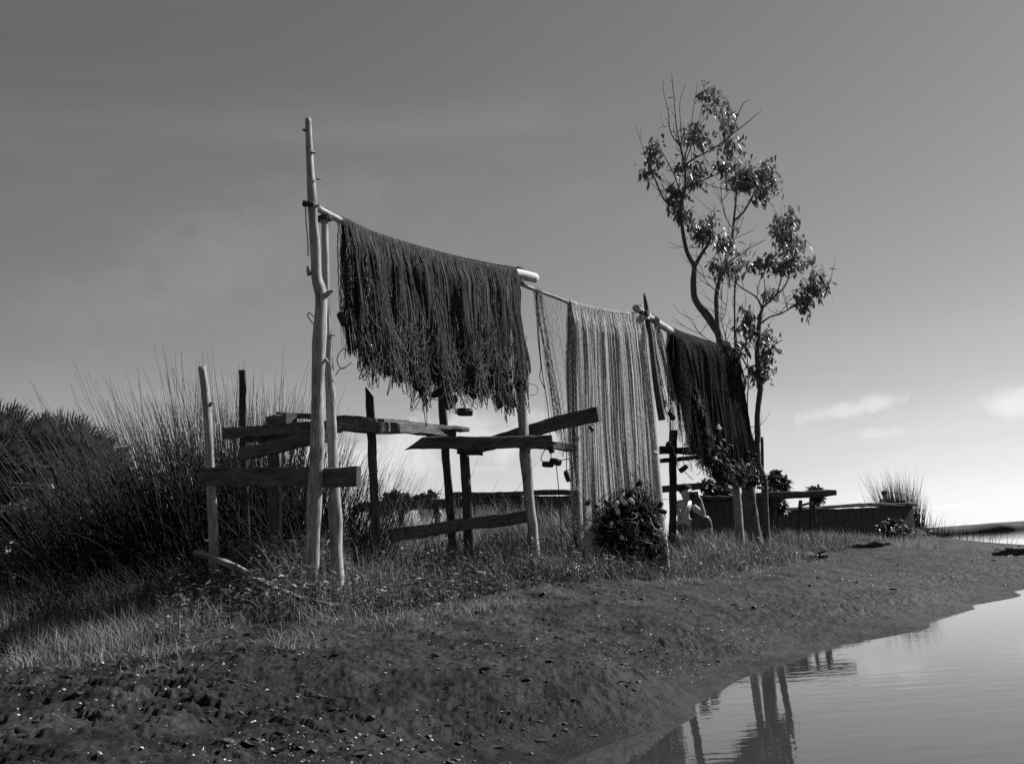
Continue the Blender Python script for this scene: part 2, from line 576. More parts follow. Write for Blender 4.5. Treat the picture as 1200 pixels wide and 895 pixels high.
def ground_z(X, Y):
    z = ground_base(X, Y)
    near = sstep(60, 20, Y)
    wet = sstep(0.0, 0.12, z)                       # smooth slick mud by the water
    big = fbm(X * 0.9, Y * 0.9, 3) * 0.014
    # clods: ridged lumps in patches
    patch = sstep(-0.1, 0.45, fbm(X * 0.55 + 40, Y * 0.55, 3))
    leftp = np.exp(-((X + 1.75) ** 2 / 0.6 + (Y - 4.6) ** 2 / .6))
    wx, wy = X + .12 * fbm(X * 3, Y * 3, 2), Y + .12 * fbm(X * 3 + 9, Y * 3, 2)
    n1 = fbm(wx * 4.5, wy * 6.5 + 30, 4, .55)
    crust = sstep(.05, .28, n1) * (.6 + .4 * sstep(.3, .8, n1))     # broken crust with steep little edges
    n2 = fbm(wx * 11 + 5, wy * 15, 3, .55)
    crumbs = sstep(.25, .5, n2)
    fine = fbm(X * 24, Y * 24, 3, .6)
    hol = sstep(.45, .75, fbm(X * 2.6 + 70, Y * 3.4, 2))            # trodden hollows
    z = z + near * wet * (big + crust * (.0018 + .006 * patch + .020 * leftp) + crumbs * (.005 + .009 * patch + .012 * leftp) + fine * .006 + np.maximum(fbm(X * 40, Y * 46, 2), 0) * .005 - .010 * hol)
    # thin rills by the water
    z = z + near * sstep(.3, 0, np.abs(z)) * (fbm(X * 1.3, Y * 1.3, 3) * 0.007)
    return z


ang = np.concatenate([np.linspace(-88, -34, 40, endpoint=False), np.linspace(-34, 34, 1050), np.linspace(34, 88, 41)[1:]])
rr_ = [0.5]
while rr_[-1] < 1200:
    r_ = rr_[-1]
    rr_.append(r_ + (0.2 if r_ < 3.2 else max(0.014, 0.0036 * (r_ - 1.0)) if r_ < 45 else 0.06 * r_))
rr_ = np.array(rr_)
A_, R_ = np.meshgrid(np.radians(ang), rr_)
GX, GY = R_ * np.sin(A_), R_ * np.cos(A_) - 1.6
GZ = ground_z(GX, GY)
nr, na = GX.shape
i0 = np.arange(nr - 1)[:, None] * na
j = np.arange(na - 1)[None]
f4 = np.stack([i0 + j, i0 + j + 1, i0 + na + j + 1, i0 + na + j], -1).reshape(-1, 4)
mb = MB()
mb.add(np.stack([GX, GY, GZ], -1).reshape(-1, 3), f4, None, None)
tag(mb.build("ground", mat_ground(), origin=(0, 0, 0)), "dark wet mud bank sloping down to the water", "ground", kind="structure")

mb = MB()
s_ = 3000
mb.add([(-s_, -60, 0), (s_, -60, 0), (s_, s_, 0), (-s_, s_, 0)], [(0, 1, 2, 3)])
tag(mb.build("water", mat_water(), origin=(0, 0, 0)), "still shallow water reflecting the racks and sky", "water", kind="structure")

# far marsh across the water
mb = MB()
nx = 400
xs = np.linspace(20, 420, nx)
prof = [(0, -0.3), (0.6, 0.5), (2, 1.25), (20, 1.35), (60, 1.4), (90, -0.3)]
rows = []
for dy, hz in prof:
    hh = hz + xs * 0 + (fbm(xs * 0.35, xs * 0 + dy, 4) * 0.22 if hz > 0.4 else 0)
    rows.append(np.stack([xs, 196 + dy + 3 * fbm(xs * .05, xs * 0 + 3, 2) - 0.02 * (xs - 20), hh], -1))
V_ = np.stack(rows)
i0 = np.arange(len(prof) - 1)[:, None] * nx
j = np.arange(nx - 1)[None]
f4 = np.stack([i0 + j, i0 + j + 1, i0 + nx + j + 1, i0 + nx + j], -1).reshape(-1, 4)
mb.add(V_.reshape(-1, 3), f4)
tag(mb.build("marsh", M_MARSH), "low dark line of marsh along the far shore", "marsh", kind="structure")


def gz1(x, y):
    return float(ground_base(np.array([x]), np.array([y]))[0])


def onground(x, y, lo=3.0, hi=60.0):
    """Where the ray through a photo pixel meets the bank."""
    d = ray(x, y)
    D = np.linspace(lo, hi, 1500)
    pts = CAM + d[None] * (D / d[1])[:, None]
    gz = ground_base(pts[:, 0], pts[:, 1])
    hit = np.where(pts[:, 2] < gz)[0]
    return pts[hit[0]] if len(hit) else pts[-1]


# ------------------------------------------------------------------ the net rack
rack = empty("net_drying_rack", P(500, 690, 9.2), "tall net drying rack of rough debarked poles carrying three rails", "rack")


def stub(pole, base, tip, r):
    b_ = MB()
    mid = (np.asarray(base) + np.asarray(tip)) / 2 + rng.normal(0, .006, 3)
    tube(b_, [base, mid, tip], [r, r * .8, r * .35], 7, 0.3, 6)
    b_.build("branch_stub", M_POLE, pole)


def lashing(pole, c, axis, r, turns=4, mat=None, th=0.006):
    b_ = MB()
    axis = nrm(axis)
    e1 = nrm(np.cross(axis, [0.3, 0.2, 0.9]))
    e2 = np.cross(axis, e1)
    t = np.linspace(0, turns * 2 * math.pi, turns * 14)
    pts = np.asarray(c) + r * (np.cos(t)[:, None] * e1 + np.sin(t)[:, None] * e2) + ((t / t[-1] - .5) * turns * th * 2.2)[:, None] * axis
    tube(b_, pts, th, 5)
    b_.build("lashing", mat or M_CORD, pole)


def pole(name, pix, radpx, parent=rack, mat=M_POLE, k=14, n=60, rough=.10, label=None, sink=0.25):
    pts = np.array([P(*q) for q in pix])
    rad = np.array([px2m(r, q[2]) for r, q in zip(radpx, pix)]) * .92
    if sink:
        d = nrm(pts[-1] - pts[-2])
        pts = np.vstack([pts, pts[-1] + d * sink]); rad = np.append(rad, rad[-1])
    b_ = MB()
    tube(b_, pts, rad, k, rough * 1.6, n * 2, lump=0.22)
    o = b_.build(name, mat, parent)
    if label:
        o["label"] = label
    return o


poleA = pole("pole", [(361, 139, 7.8), (363, 190, 7.8), (366, 240, 7.8), (369, 290, 7.8), (371, 325, 7.8), (376, 348, 7.8), (374, 400, 7.8), (372, 460, 7.8), (371, 540, 7.8), (367, 620, 7.8), (364, 697, 7.8)],
             [4, 5, 6, 6.5, 7, 8.5, 8.5, 8.5, 9, 9.5, 10], label="tallest knotty pole rising above the left end of the rail")
D8 = 7.8
for a_, b_, r_ in [((358, 153), (354, 152), 2.2), ((366, 178), (370, 179), 2.2), ((371, 210), (377, 211), 1.2), ((368, 242), (375, 240), 2.0),
                   ((379, 349), (391, 340), 3.6), ((363, 322), (360, 312), 3.0), ((379, 420), (385, 425), 2.5)]:
    stub(poleA, P(a_[0], a_[1], D8), P(b_[0], b_[1], D8 - .04), px2m(r_, D8))
b2_ = MB()
plank(b2_, P(355, 238, 7.74), P(368, 240, 7.74), px2m(6, 7.7), 0.03, n=5)
b2_.build("cleat", M_DARKWOOD, poleA)
b2_ = MB()
t_ = np.linspace(0, 1, 20)
tube(b2_, [P(*q) for q in [(358, 240, 7.72), (359, 262, 7.71), (361, 285, 7.71), (361, 300, 7.71)]], .005, 5, 0, 20)
b2_.build("wire", M_CORD, poleA)
b2_ = MB()
tube(b2_, [P(*q) for q in [(369, 372, 7.68), (362, 366, 7.66), (361, 371, 7.66), (366, 378, 7.67), (369, 384, 7.68)]], .004, 5, 0, 20)
b2_.build("wire", M_CORD, poleA)

poleA2 = pole("pole", [(380, 248, 7.95), (381, 300, 7.95), (384, 400, 7.95), (388, 480, 7.93), (391, 560, 7.9), (394, 640, 7.9), (398, 708, 7.88)],
              [4.6, 5, 5.4, 6.5, 7.5, 8, 8], label="shorter upright pole standing right beside the tallest pole")
stub(poleA2, P(386, 394, 7.93), P(393, 393, 7.9), px2m(2.2, 7.9))
poleB = pole("pole", [(604, 324, 10.25), (606, 380, 10.25), (609, 440, 10.25), (614, 510, 10.22), (619, 570, 10.2), (624, 620, 10.2), (629, 668, 10.2)],
             [5.5, 6, 6.6, 7, 7, 6.5, 6.5], label="middle pole under the thick end of the first rail")
poleC = pole("pole", [(750, 358, 11.4), (756, 420, 11.4), (762, 480, 11.4), (768, 540, 11.4), (774, 600, 11.4), (781, 673, 11.4)],
             [4.2, 4.4, 4.6, 4.8, 5, 5.2], label="squared post between the pale net and the far dark net")
b2_ = MB()
tube(b2_, [P(755, 344, 11.55), P(757, 356, 11.5), P(762, 400, 11.5), (P(768, 445, 11.5)), P(776, 492, 11.5)], np.array([1.2, 2.6, 4.2, 4.2, 4.2]) * 11.5 / F, 8, .1, 30)
b2_.build("stake", M_DARKWOOD, rack)["label"] = "dark split stake leaning beside the squared post"
poleD = pole("pole", [(851, 400, 15.2), (855, 470, 15.3), (860, 540, 15.4), (864, 590, 15.4), (868, 645, 15.4)], [4.5, 5, 5.2, 5.5, 5.8], label="far pole with one bright sunlit edge under the last net")


def rail(pix, radpx, label, n=60):
    pts = np.array([P(*q) for q in pix])
    rad = np.array([px2m(r, q[2]) for r, q in zip(radpx, pix)])
    pr = resample(np.column_stack([pts, rad]), n)
    b_ = MB()
    tube(b_, pr[:, :3], pr[:, 3], 12, .05, lump=.05)
    o = b_.build("rail", M_RAIL, rack)
    o["label"] = label
    return pr, o


def dlin(x, x0, d0, x1, d1):
    q = (x - x0) / (x1 - x0)
    return 1 / ((1 - q) / d0 + q / d1)


bar1px = [(370, 243), (390, 254), (410, 264), (437, 277), (480, 291), (530, 305), (575, 315), (603, 320), (627, 326)]
rail1, railo1 = rail([(x, y, dlin(x, 370, 7.86, 627, 10.4)) for x, y in bar1px], [4, 4, 4, 4.2, 4.6, 5, 5.4, 5.8, 6], "first rail with a thick pale butt end")
bar2px = [(604, 330), (620, 337), (650, 348), (680, 359), (715, 366), (745, 370), (760, 373)]
rail2, railo2 = rail([(x, y, dlin(x, 604, 10.2, 760, 11.45)) for x, y in bar2px], [2.2, 2.2, 2.2, 2.2, 2.2, 2.2, 2.2], "thin sagging rail of the middle bay")
bar3px = [(745, 361), (760, 371), (790, 390), (815, 399), (840, 407), (866, 414)]
rail3, railo3 = rail([(x, y, dlin(x, 745, 11.3, 866, 15.4)) for x, y in bar3px], [4.4, 4.3, 4, 3.8, 3.6, 3.4], "far rail running back towards the tree")
lashing(poleB, P(608, 320, 10.22), rail1[55, :3] - rail1[50, :3], .055, 4)
lashing(poleB, P(606, 331, 10.2), (0, 0, 1), .065, 3)
lashing(poleC, P(754, 368, 11.4), (0, 0, 1), .06, 4)
lashing(poleA2, P(381, 256, 7.95), (0, 0, 1), .05, 3)
b2_ = MB()
plank(b2_, P(740, 371, 11.3), P(766, 372, 11.5), px2m(4, 11.4), .04, n=6)
b2_.build("cross_peg", M_PALEPLANK, poleC)


# ------------------------------------------------------------------ nets
def rail_at(railp, pxs):
    """Points on a rail (axis) where it passes the given photo columns, plus radius."""
    q = project(railp[:, :3])[:, 0]
    return np.stack([np.interp(pxs, q, railp[:, c]) for c in range(4)], -1)


def smooth_rand(n, k):
    """n values of a smooth random curve with k control points."""
    return np.interp(np.linspace(0, 1, n), np.linspace(0, 1, k), rng.normal(0, 1, k))


def field(s, seg, cell, kh, amp):
    """Smooth random field over strands (position s in metres) and height."""
    ks = max(4, int((s[-1] - s[0]) / cell) + 3)
    gr = rng.normal(0, 1, (ks, kh))
    fs = (s - s[0]) / max(1e-6, s[-1] - s[0]) * (ks - 1.001)
    fh = np.linspace(0, kh - 1.001, seg)
    i, j = fs.astype(int), fh.astype(int)
    u, v = fs - i, fh - j
    u, v = (u * u * (3 - 2 * u))[:, None], (v * v * (3 - 2 * v))[None]
    i, j = i[:, None], j[None]
    return amp * ((gr[i, j] * (1 - u) + gr[i + 1, j] * u) * (1 - v) + (gr[i, j + 1] * (1 - u) + gr[i + 1, j + 1] * u) * v)


def net(mb, railp, x0, x1, n, drop_px, seg, rad, out=0.03, fold=0.05, gather=0.6, lam=0.16, zig=0.006, jit=0.05, slantfn=None, flare=0.0, sides=(1, -1), rest=None, wobble=.006, scallop=0.0):
    """Twine strands hung over a rail. drop_px: [(photo x at rail, photo y of hem)]. Returns hem points of the near side."""
    hems = []
    pr0 = rail_at(railp, np.array([x0, x1]))
    e = pr0[1, :3] - pr0[0, :3]
    e[2] = 0
    Lm = np.linalg.norm(e)
    e /= Lm
    nv = np.array([e[1], -e[0], 0])          # towards the camera side
    for sd in sides:
        s = np.sort(np.clip(np.linspace(0, 1, n) + rng.normal(0, .4 / n, n), 0, 1))
        pr = rail_at(railp, x0 + (x1 - x0) * s)
        top, rb = pr[:, :3], pr[:, 3]
        hemy = np.interp(x0 + (x1 - x0) * s, [q[0] for q in drop_px], [q[1] for q in drop_px])
        topy = project(top)[:, 1]
        L_ = (hemy - topy) * top[:, 1] / F
        L_ = L_ * (1 + jit * smooth_rand(n, max(5, n // 40)) + .5 * jit * smooth_rand(n, max(5, n // 6)) + .15 * jit * rng.normal(0, 1, n)) * (1 if sd > 0 else .93)
        L_ = L_ + scallop * (np.abs(np.sin((s + .1 * sd) * Lm / .30 * math.pi + smooth_rand(n, 8))) - .6)
        q = np.linspace(0, 1, seg)[None] ** .9
        h = np.maximum(L_, .05)[:, None] * q
        sm = s * Lm
        # irregular folds that grow as the net hangs free; neighbours stay side by side
        grow = np.minimum(1, h / .35) * .8 + .2
        lat = (field(sm, seg, lam, 3, gather * lam * .28) + field(sm, seg, lam * .35, 4, gather * lam * .11)) * grow
        lat = lat + field(sm, seg, lam * 2.5, 5, wobble * 2) * np.minimum(1, h / .4)
        fo = (field(sm, seg, lam * .8, 2, fold) + field(sm, seg, lam * .3, 3, fold * .45) + field(sm, seg, lam * .12, 3, fold * .2)) * grow
        if slantfn is not None:
            lat = lat + slantfn(s)[:, None] * h
        par = (np.arange(n)[:, None] + np.arange(seg)[None]) % 2
        lat = lat + zig * (par * 2 - 1)
        o_ = sd * (rb[:, None] + out * np.minimum(1, h / .2)) + fo * np.minimum(1, h / .15) + flare * sd * h
        o_ = o_ + (.008 * rng.normal(0, 1, n))[:, None] * np.minimum(1, h / .2)
        S = top[:, None] + e * lat[..., None] + nv * o_[..., None]
        S[..., 2] -= h
        # the first samples lie round the top of the rail
        rr0 = rb + .006 + .006 * rng.random(n)
        pre = []
        for aa in (1.75, 1.2, .6, 0.0):
            pp = top + nv * (sd * rr0 * math.cos(aa))[:, None]
            pp[:, 2] += rr0 * math.sin(aa)
            pre.append(pp)
        S = np.concatenate([np.stack(pre, 1), S[:, 1:]], 1)
        if rest is not None:
            gz = ground_base(S[..., 0], S[..., 1]) + rest
            S[..., 2] = np.maximum(S[..., 2], gz + rng.uniform(0, .03, S.shape[:2]))
        R = np.full((n, S.shape[1]), rad) * rng.choice([1, 1, 1, 1.6], n)[:, None]
        batch_tubes(mb, S, R, e, nv)
        if sd > 0:
            hems = S
    return hems, e, nv


def loop_cord(mb, a, b, sag, th=.004, n=14, side=None):
    t = np.linspace(0, 1, n)[:, None]
    p = np.asarray(a) * (1 - t) + np.asarray(b) * t
    p[:, 2] -= sag * 4 * (t * (1 - t))[:, 0] ** .8
    p += (rng.normal(0, .25 * sag, 3)) * (4 * t * (1 - t))
    tube(mb, p, th, 4, cap=False)


def float_mesh(name, L=0.12, r=0.032):
    prof = [(-L / 2 + .012, .006), (-L / 2, .009), (-L / 2, r * .72), (-L / 2 + .012, r * .95), (-L / 6, r * 1.03), (L / 6, r), (L / 2 - .012, r * .95), (L / 2, r * .72), (L / 2, .009), (L / 2 - .012, .006)]
    k = 12
    v, f4 = [], []
    for x, r_ in prof:
        for i in range(k):
            a = i / k * 6.2832
            v.append((x + .003 * math.sin(3 * a), r_ * math.cos(a) * (1 + .05 * math.sin(2 * a + x * 30)), r_ * math.sin(a)))
    for i in range(len(prof) - 1):
        for j in range(k):
            f4.append((i * k + j, i * k + (j + 1) % k, (i + 1) * k + (j + 1) % k, (i + 1) * k + j))
    me = bpy.data.meshes.new(name)
    me.from_pydata(v, [], f4)
    me.polygons.foreach_set("use_smooth", [True] * len(f4))
    return me


FM_D = float_mesh("float_dark"); FM_D.materials.append(M_FLOAT)
FM_P = float_mesh("float_pale", .11, .034); FM_P.materials.append(M_FLOATPALE)


def add_float(parent, pos, rot=None, pale=False, scale=1.0):
    o = bpy.data.objects.new("float", FM_P if pale else FM_D)
    COL.objects.link(o)
    o.parent = parent
    o.location = np.asarray(pos) - WO[parent.name]
    o.rotation_euler = rot if rot is not None else (rng.uniform(0, 6), rng.uniform(-1.2, 1.2), rng.uniform(0, 6))
    s = scale * rng.uniform(.85, 1.15)
    o.scale = (s, s, s)
    if pale:
        o["label"] = "pale cork float"
    return o


# --- first dark net
mb = MB()
hem1 = [(400, 395), (406, 428), (420, 442), (440, 448), (462, 452), (478, 470), (500, 474), (520, 462), (545, 462), (570, 470), (590, 462), (603, 452), (612, 430)]
H1, e1_, n1_ = net(mb, rail1, 404, 601, 1250, [(404, 412), (412, 432), (430, 440), (455, 443), (470, 462), (490, 470), (510, 462), (540, 456), (565, 466), (590, 455), (601, 440)],
                   30, .0016, out=.05, fold=.03, gather=.55, lam=.19, zig=.0008, jit=.05, scallop=.09)
# a few loose strands at the left edge, hanging apart
net(mb, rail1, 399, 406, 12, [(399, 390), (406, 400)], 18, .0018, out=.03, fold=.01, gather=.3, lam=.05, zig=.004, jit=.2)
net1 = mb.build("fishing_net", M_NETDARK)
tag(net1, "dark tarred fishing net bunched thickly over the nearest rail, cord loops at its hem", "net", "fishing nets hung out to dry")
mb = MB()
ns = H1.shape[0]
for i in range(420):   # turned-up bights of mesh along the hem
    a = rng.integers(0, ns - 14)
    b = a + rng.integers(2, 14)
    loop_cord(mb, H1[a, -1 - rng.integers(0, 3)].copy(), H1[b, -1 - rng.integers(0, 3)].copy(), rng.uniform(.015, .05), .0021, 9)
for i in range(210):
    a = rng.integers(0, ns - 40)
    b = a + rng.integers(8, 40)
    pa, pb = H1[a, -1 - rng.integers(0, 5)].copy(), H1[b, -1 - rng.integers(0, 5)].copy()
    loop_cord(mb, pa + n1_ * .02, pb + n1_ * .02, .02 + .17 * rng.random() ** 2, .0036)
mg1 = MB()
for i in range(430):   # slack bights of twine draped over the lower half of the net
    k0 = int(33 - abs(rng.normal(0, 7)) - 1)
    a = rng.integers(0, ns - 110)
    b = a + rng.integers(12, 110)
    pa, pb = H1[a, max(12, k0)] + n1_ * rng.uniform(.01, .04), H1[b, max(12, k0 - int(rng.integers(0, 4)))] + n1_ * rng.uniform(.01, .04)
    loop_cord(mg1 if i % 3 == 0 else mb, pa, pb, rng.uniform(.04, .17), .0019 if i % 3 == 0 else .0026, 16)
for i in range(90):    # open loops below the hem
    a = rng.integers(0, ns - 40)
    b = a + rng.integers(8, 40)
    loop_cord(mb, H1[a, -1] + n1_ * .01, H1[b, -1] + n1_ * .01, rng.uniform(.07, .15), .0032, 14)
for q in [[(401, 300), (399, 340), (398, 370)], [(412, 425), (400, 432), (395, 420), (403, 408), (410, 415)], [(405, 430), (398, 433), (393, 440)], [(408, 300), (407, 380), (404, 420)]]:
    tube(mb, [P(x, y, 8.15) for x, y in q], .0035, 4, 0, 20)
for q in [[(519, 470), (524, 480), (532, 483.5)], [(542, 483.5), (546, 476), (548, 462)], [(533, 482), (540, 471), (543, 460)], [(595, 455), (606, 462), (603, 474), (600, 485)], [(612, 450), (622, 454), (621, 463), (614, 464)]]:
    tube(mb, [P(x, y, dlin(x, 370, 7.86, 627, 10.4)) + n1_ * .07 for x, y in q], .0035, 4, 0, 16)
mb.build("loose_cord", M_CORD, net1)
mg1.build("grey_cord", M_CORDMID, net1)
add_float(net1, P(401, 374, 8.15), (0, 1.2, .4))
for x, y, r in [(537, 484, (0, .05, .3)), (521, 473, None), (518, 452, (0, .1, .2)), (532, 457, (0, .2, .4)), (541, 456, None), (545, 462, (0, .7, 1)), (560, 456, None),
                (575, 472, (0, 1, .2)), (580, 465, None), (593, 470, (0, 1.3, 0)), (459, 440, (0, 1.2, 0)), (450, 434, None), (505, 462, None), (486, 455, None), (530, 448, None), (555, 447, None), (572, 450, None), (588, 440, None), (600, 452, (0, 1.4, 0))]:
    add_float(net1, P(x, y, dlin(x, 370, 7.86, 627, 10.4)) + n1_ * .07, r)

# --- wispy sparse net beside it
mb = MB()
net(mb, rail2, 627, 634, 16, [(627, 520), (634, 545)], 34, .0016, out=.01, fold=.012, gather=.5, lam=.05, zig=.005, jit=.06, slantfn=lambda s: .09 + .05 * s)
net(mb, rail2, 634, 667, 22, [(634, 545), (648, 540), (667, 575)], 30, .0007, out=.01, fold=.02, gather=.4, lam=.3, zig=.018, jit=.05, slantfn=lambda s: .04 - .02 * s)
net2a = mb.build("fishing_net", M_CORDMID)
tag(net2a, "sparse see-through wisp of net with hanging cords and three floats beside the middle pole", "net", "fishing nets hung out to dry")
mb = MB()
DD = 10.45
for q in [[(629, 340), (632, 400), (636, 440), (641, 470), (644, 500), (646, 540)], [(633, 342), (642, 400), (652, 455), (660, 500), (664, 530)], [(628, 340), (630, 390), (634, 430), (632, 440), (638, 455)],
          [(646, 520), (638, 528), (634, 538), (640, 543)], [(655, 540), (668, 538), (672, 548), (661, 552)], [(652, 545), (656, 590), (658, 640)], [(664, 530), (664, 548), (665, 556)], [(667, 562), (678, 575), (682, 580)]]:
    tube(mb, [P(x, y, DD) for x, y in q], .0042, 4, 0, 24)
mb.build("loose_cord", M_CORD, net2a)
for x, y, r in [(645, 524, (0, 1.3, .2)), (642, 544, (0, 0.1, .2)), (651, 541, None), (665, 558, (0, 1.3, 0))]:
    add_float(net2a, P(x, y, DD - .03), r)

# --- tall pale net
mb = MB()
H2, e2_, n2_ = net(mb, rail2, 667, 752, 950, [(667, 645), (690, 655), (720, 650), (745, 640), (752, 640)], 60, .0012, out=.03, fold=.008, gather=.45, lam=.075, zig=.0008, jit=.03, wobble=.004,
                   slantfn=lambda s: -.075 + .075 * s, rest=.12)
net2 = mb.build("fishing_net", M_NETPALE)
tag(net2, "tall pale cotton net hanging to the grass, its foot a tangle of floats", "net", "fishing nets hung out to dry")
mb = MB()
mp_ = MB()


def tangle(b_, c, rad3, nstr, th, seglen=12, up=0):
    for _ in range(nstr):
        p = np.asarray(c) + rng.normal(0, .5, 3) * rad3
        d = rng.normal(0, 1, 3)
        pts = [p]
        for _k in range(seglen):
            d = nrm(d + rng.normal(0, .8, 3) - .6 * (pts[-1] - c) / rad3 + np.array([0, 0, up]))
            pts.append(pts[-1] + d * .05)
        pts = np.array(pts)
        pts[:, 2] = np.maximum(pts[:, 2], ground_base(pts[:, 0], pts[:, 1]) + .01)
        tube(b_, pts, th, 3, 0, seglen * 2, cap=False)


for c, r3, n_ in [(P(740, 618, 11.0), (.24, .16, .32), 240), (P(705, 625, 10.8), (.22, .16, .32), 330), (P(715, 655, 10.8), (.30, .2, .14), 200), (P(697, 668, 10.75), (.18, .2, .12), 120), (P(760, 620, 11.1), (.12, .12, .34), 120), (P(746, 592, 11.0), (.14, .12, .26), 90), (P(722, 604, 10.9), (.12, .1, .2), 80), (P(764, 648, 11.0), (.16, .14, .2), 110), (P(685, 655, 10.75), (.12, .14, .16), 70)]:
    tangle(mb, c, np.array(r3), n_, .0036)
mb.build("tangled_netting", M_NETDARK3, net2)
tangle(mp_, P(738, 612, 10.85), np.array((.30, .12, .36)), 26, .003)
for q in [[(676, 640), (683, 655), (690, 662), (700, 645)], [(690, 600), (694, 640), (702, 650)], [(742, 565), (752, 560), (755, 575)], [(735, 625), (741, 612), (748, 620), (745, 640)]]:
    tube(mp_, [P(x, y, 10.8) for x, y in q], .004, 4, 0, 20)
mp_.build("pale_cord", M_CORDPALE, net2)
fl = [(722, 591, 1), (724, 599, 1), (716, 615, 1), (728, 630, 1), (740, 587, 1), (731, 588, 1), (757, 632, 1), (748, 592, 0), (745, 607, 0), (752, 612, 0), (760, 607, 0), (764, 606, 0), (736, 597, 0), (712, 590, 0), (700, 592, 0), (690, 588, 0),
      (749, 566, 0), (765, 626, 0), (770, 632, 0), (752, 645, 0), (742, 650, 0), (735, 648, 0), (764, 644, 0), (728, 645, 0), (720, 640, 0), (755, 650, 0), (774, 592, 0), (776, 599, 0), (770, 615, 0), (710, 640, 0), (733, 660, 0), (746, 660, 0), (700, 660, 0), (692, 672, 0), (760, 658, 0), (772, 621, 1), (693, 502, 0), (768, 531, 1), (741, 618, 0), (725, 612, 0)]
for x, y, pl in fl:
    add_float(net2, P(x, y, dlin(x, 667, 10.6, 780, 11.2) - .12 - rng.uniform(0, .1)), None, bool(pl), .62 if pl else .7)

# --- scrap by the squared post and far dark net
mb = MB()
net(mb, rail3, 762, 768, 26, [(762, 455), (768, 480)], 26, .0022, out=.01, fold=.015, gather=.5, lam=.05, zig=.006, jit=.1, slantfn=lambda s: .22 + .1 * s)
net(mb, rail3, 786, 797, 60, [(786, 520), (790, 505), (797, 488)], 26, .0018, out=.03, fold=.03, gather=.4, lam=.15, zig=.012, jit=.1, slantfn=lambda s: -.10 + .1 * s)
net(mb, rail3, 789, 806, 30, [(789, 545), (806, 560)], 30, .0011, out=.02, fold=.03, gather=.3, lam=.25, zig=.02, jit=.08, slantfn=lambda s: -.05 + .02 * s)
net3a = mb.build("fishing_net", M_NETDARK)
tag(net3a, "ragged torn scrap of net hanging between the squared post and the far dark net", "net", "fishing nets hung out to dry")
mb = MB()
for q in [[(789, 395), (788, 430), (782, 440), (786, 500), (790, 530), (796, 545)], [(766, 375), (774, 410), (781, 440), (786, 470), (784, 520)], [(800, 520), (802, 550), (806, 556), (812, 562)], [(792, 540), (797, 552), (802, 550)]]:
    tube(mb, [P(x, y, 12.4) for x, y in q], .0045, 4, 0, 24)
mb.build("loose_cord", M_CORD, net3a)
for x, y in [(778, 473), (787, 487), (783, 521), (801, 549)]:
    add_float(net3a, P(x, y, 12.35), None, False, .9)

mb = MB()
H3, e3_, n3_ = net(mb, rail3, 790, 860, 1600, [(792, 470), (803, 480), (806, 545), (820, 556), (840, 560), (858, 560)], 30, .0029, out=.05, fold=.03, gather=.4, lam=.2, zig=.001, jit=.035, scallop=.05,
                   slantfn=lambda s: .01 + .04 * s)
net3 = mb.build("fishing_net", M_NETDARK3)
tag(net3, "darkest net on the far rail by the tree, heavy with black floats along its hem", "net", "fishing nets hung out to dry")
mb = MB()
ns = H3.shape[0]
for i in range(130):
    a = rng.integers(0, ns - 70)
    b = a + rng.integers(10, 70)
    loop_cord(mb, H3[a, -1 - rng.integers(0, 5)] + n3_ * .03, H3[b, -1 - rng.integers(0, 5)] + n3_ * .03, rng.uniform(.03, .12), .0045)
mb.build("loose_cord", M_CORD, net3)
mb = MB()
for i in range(9):
    a = int(ns * (.22 + .76 * i / 8))
    tangle(mb, H3[min(a, ns - 1), -2] - n3_ * .05, np.array((.13, .10, .11)), 45, .0042)
mb.build("tangled_netting", M_NETDARK3, net3)
for i in range(58):
    a = rng.integers(int(ns * .2), ns)
    kk = -1 - int(abs(rng.normal(0, 3.0)))
    p = H3[a, max(kk, -12)] + n3_ * rng.uniform(.02, .09)
    p[2] -= rng.uniform(-.05, .06)
    add_float(net3, p, None, i % 19 == 0, .6)
for x, y in [(816, 487), (842, 503)]:
    add_float(net3, P(x, y, 13.2), None, False, 1.0)


# ------------------------------------------------------------------ plank benches
def board(parent, a, b, hpx, t=.045, label=None, mat=M_PLANK, name="plank", **kw):
    b_ = MB()
    hm = px2m(hpx, (a[2] + b[2]) / 2)
    plank(b_, P(*a), P(*b), hm, t, **kw)
    o = b_.build(name, mat, parent, smooth=False)
    if label:
        o["label"] = label
    return o


def post(parent, top, bot, wpx, mat=M_DARKWOOD, point=0.0, label=None, name="post", square=True):
    b_ = MB()
    p0, p1 = P(*top), P(*bot)
    p1 = p1 + nrm(p1 - p0) * .25
    w = px2m(wpx, top[2])
    if square:
        plank(b_, p1, p0, w, w * .9, up=(1, .2, 0), point1=point)
    else:
        tube(b_, [p0, (p0 + p1) / 2 + rng.normal(0, .01, 3), p1], [w * .42, w * .5, w * .55], 10, .1, 40)
    o = b_.build(name, mat, parent, smooth=not square)
    if label:
        o["label"] = label
    return o


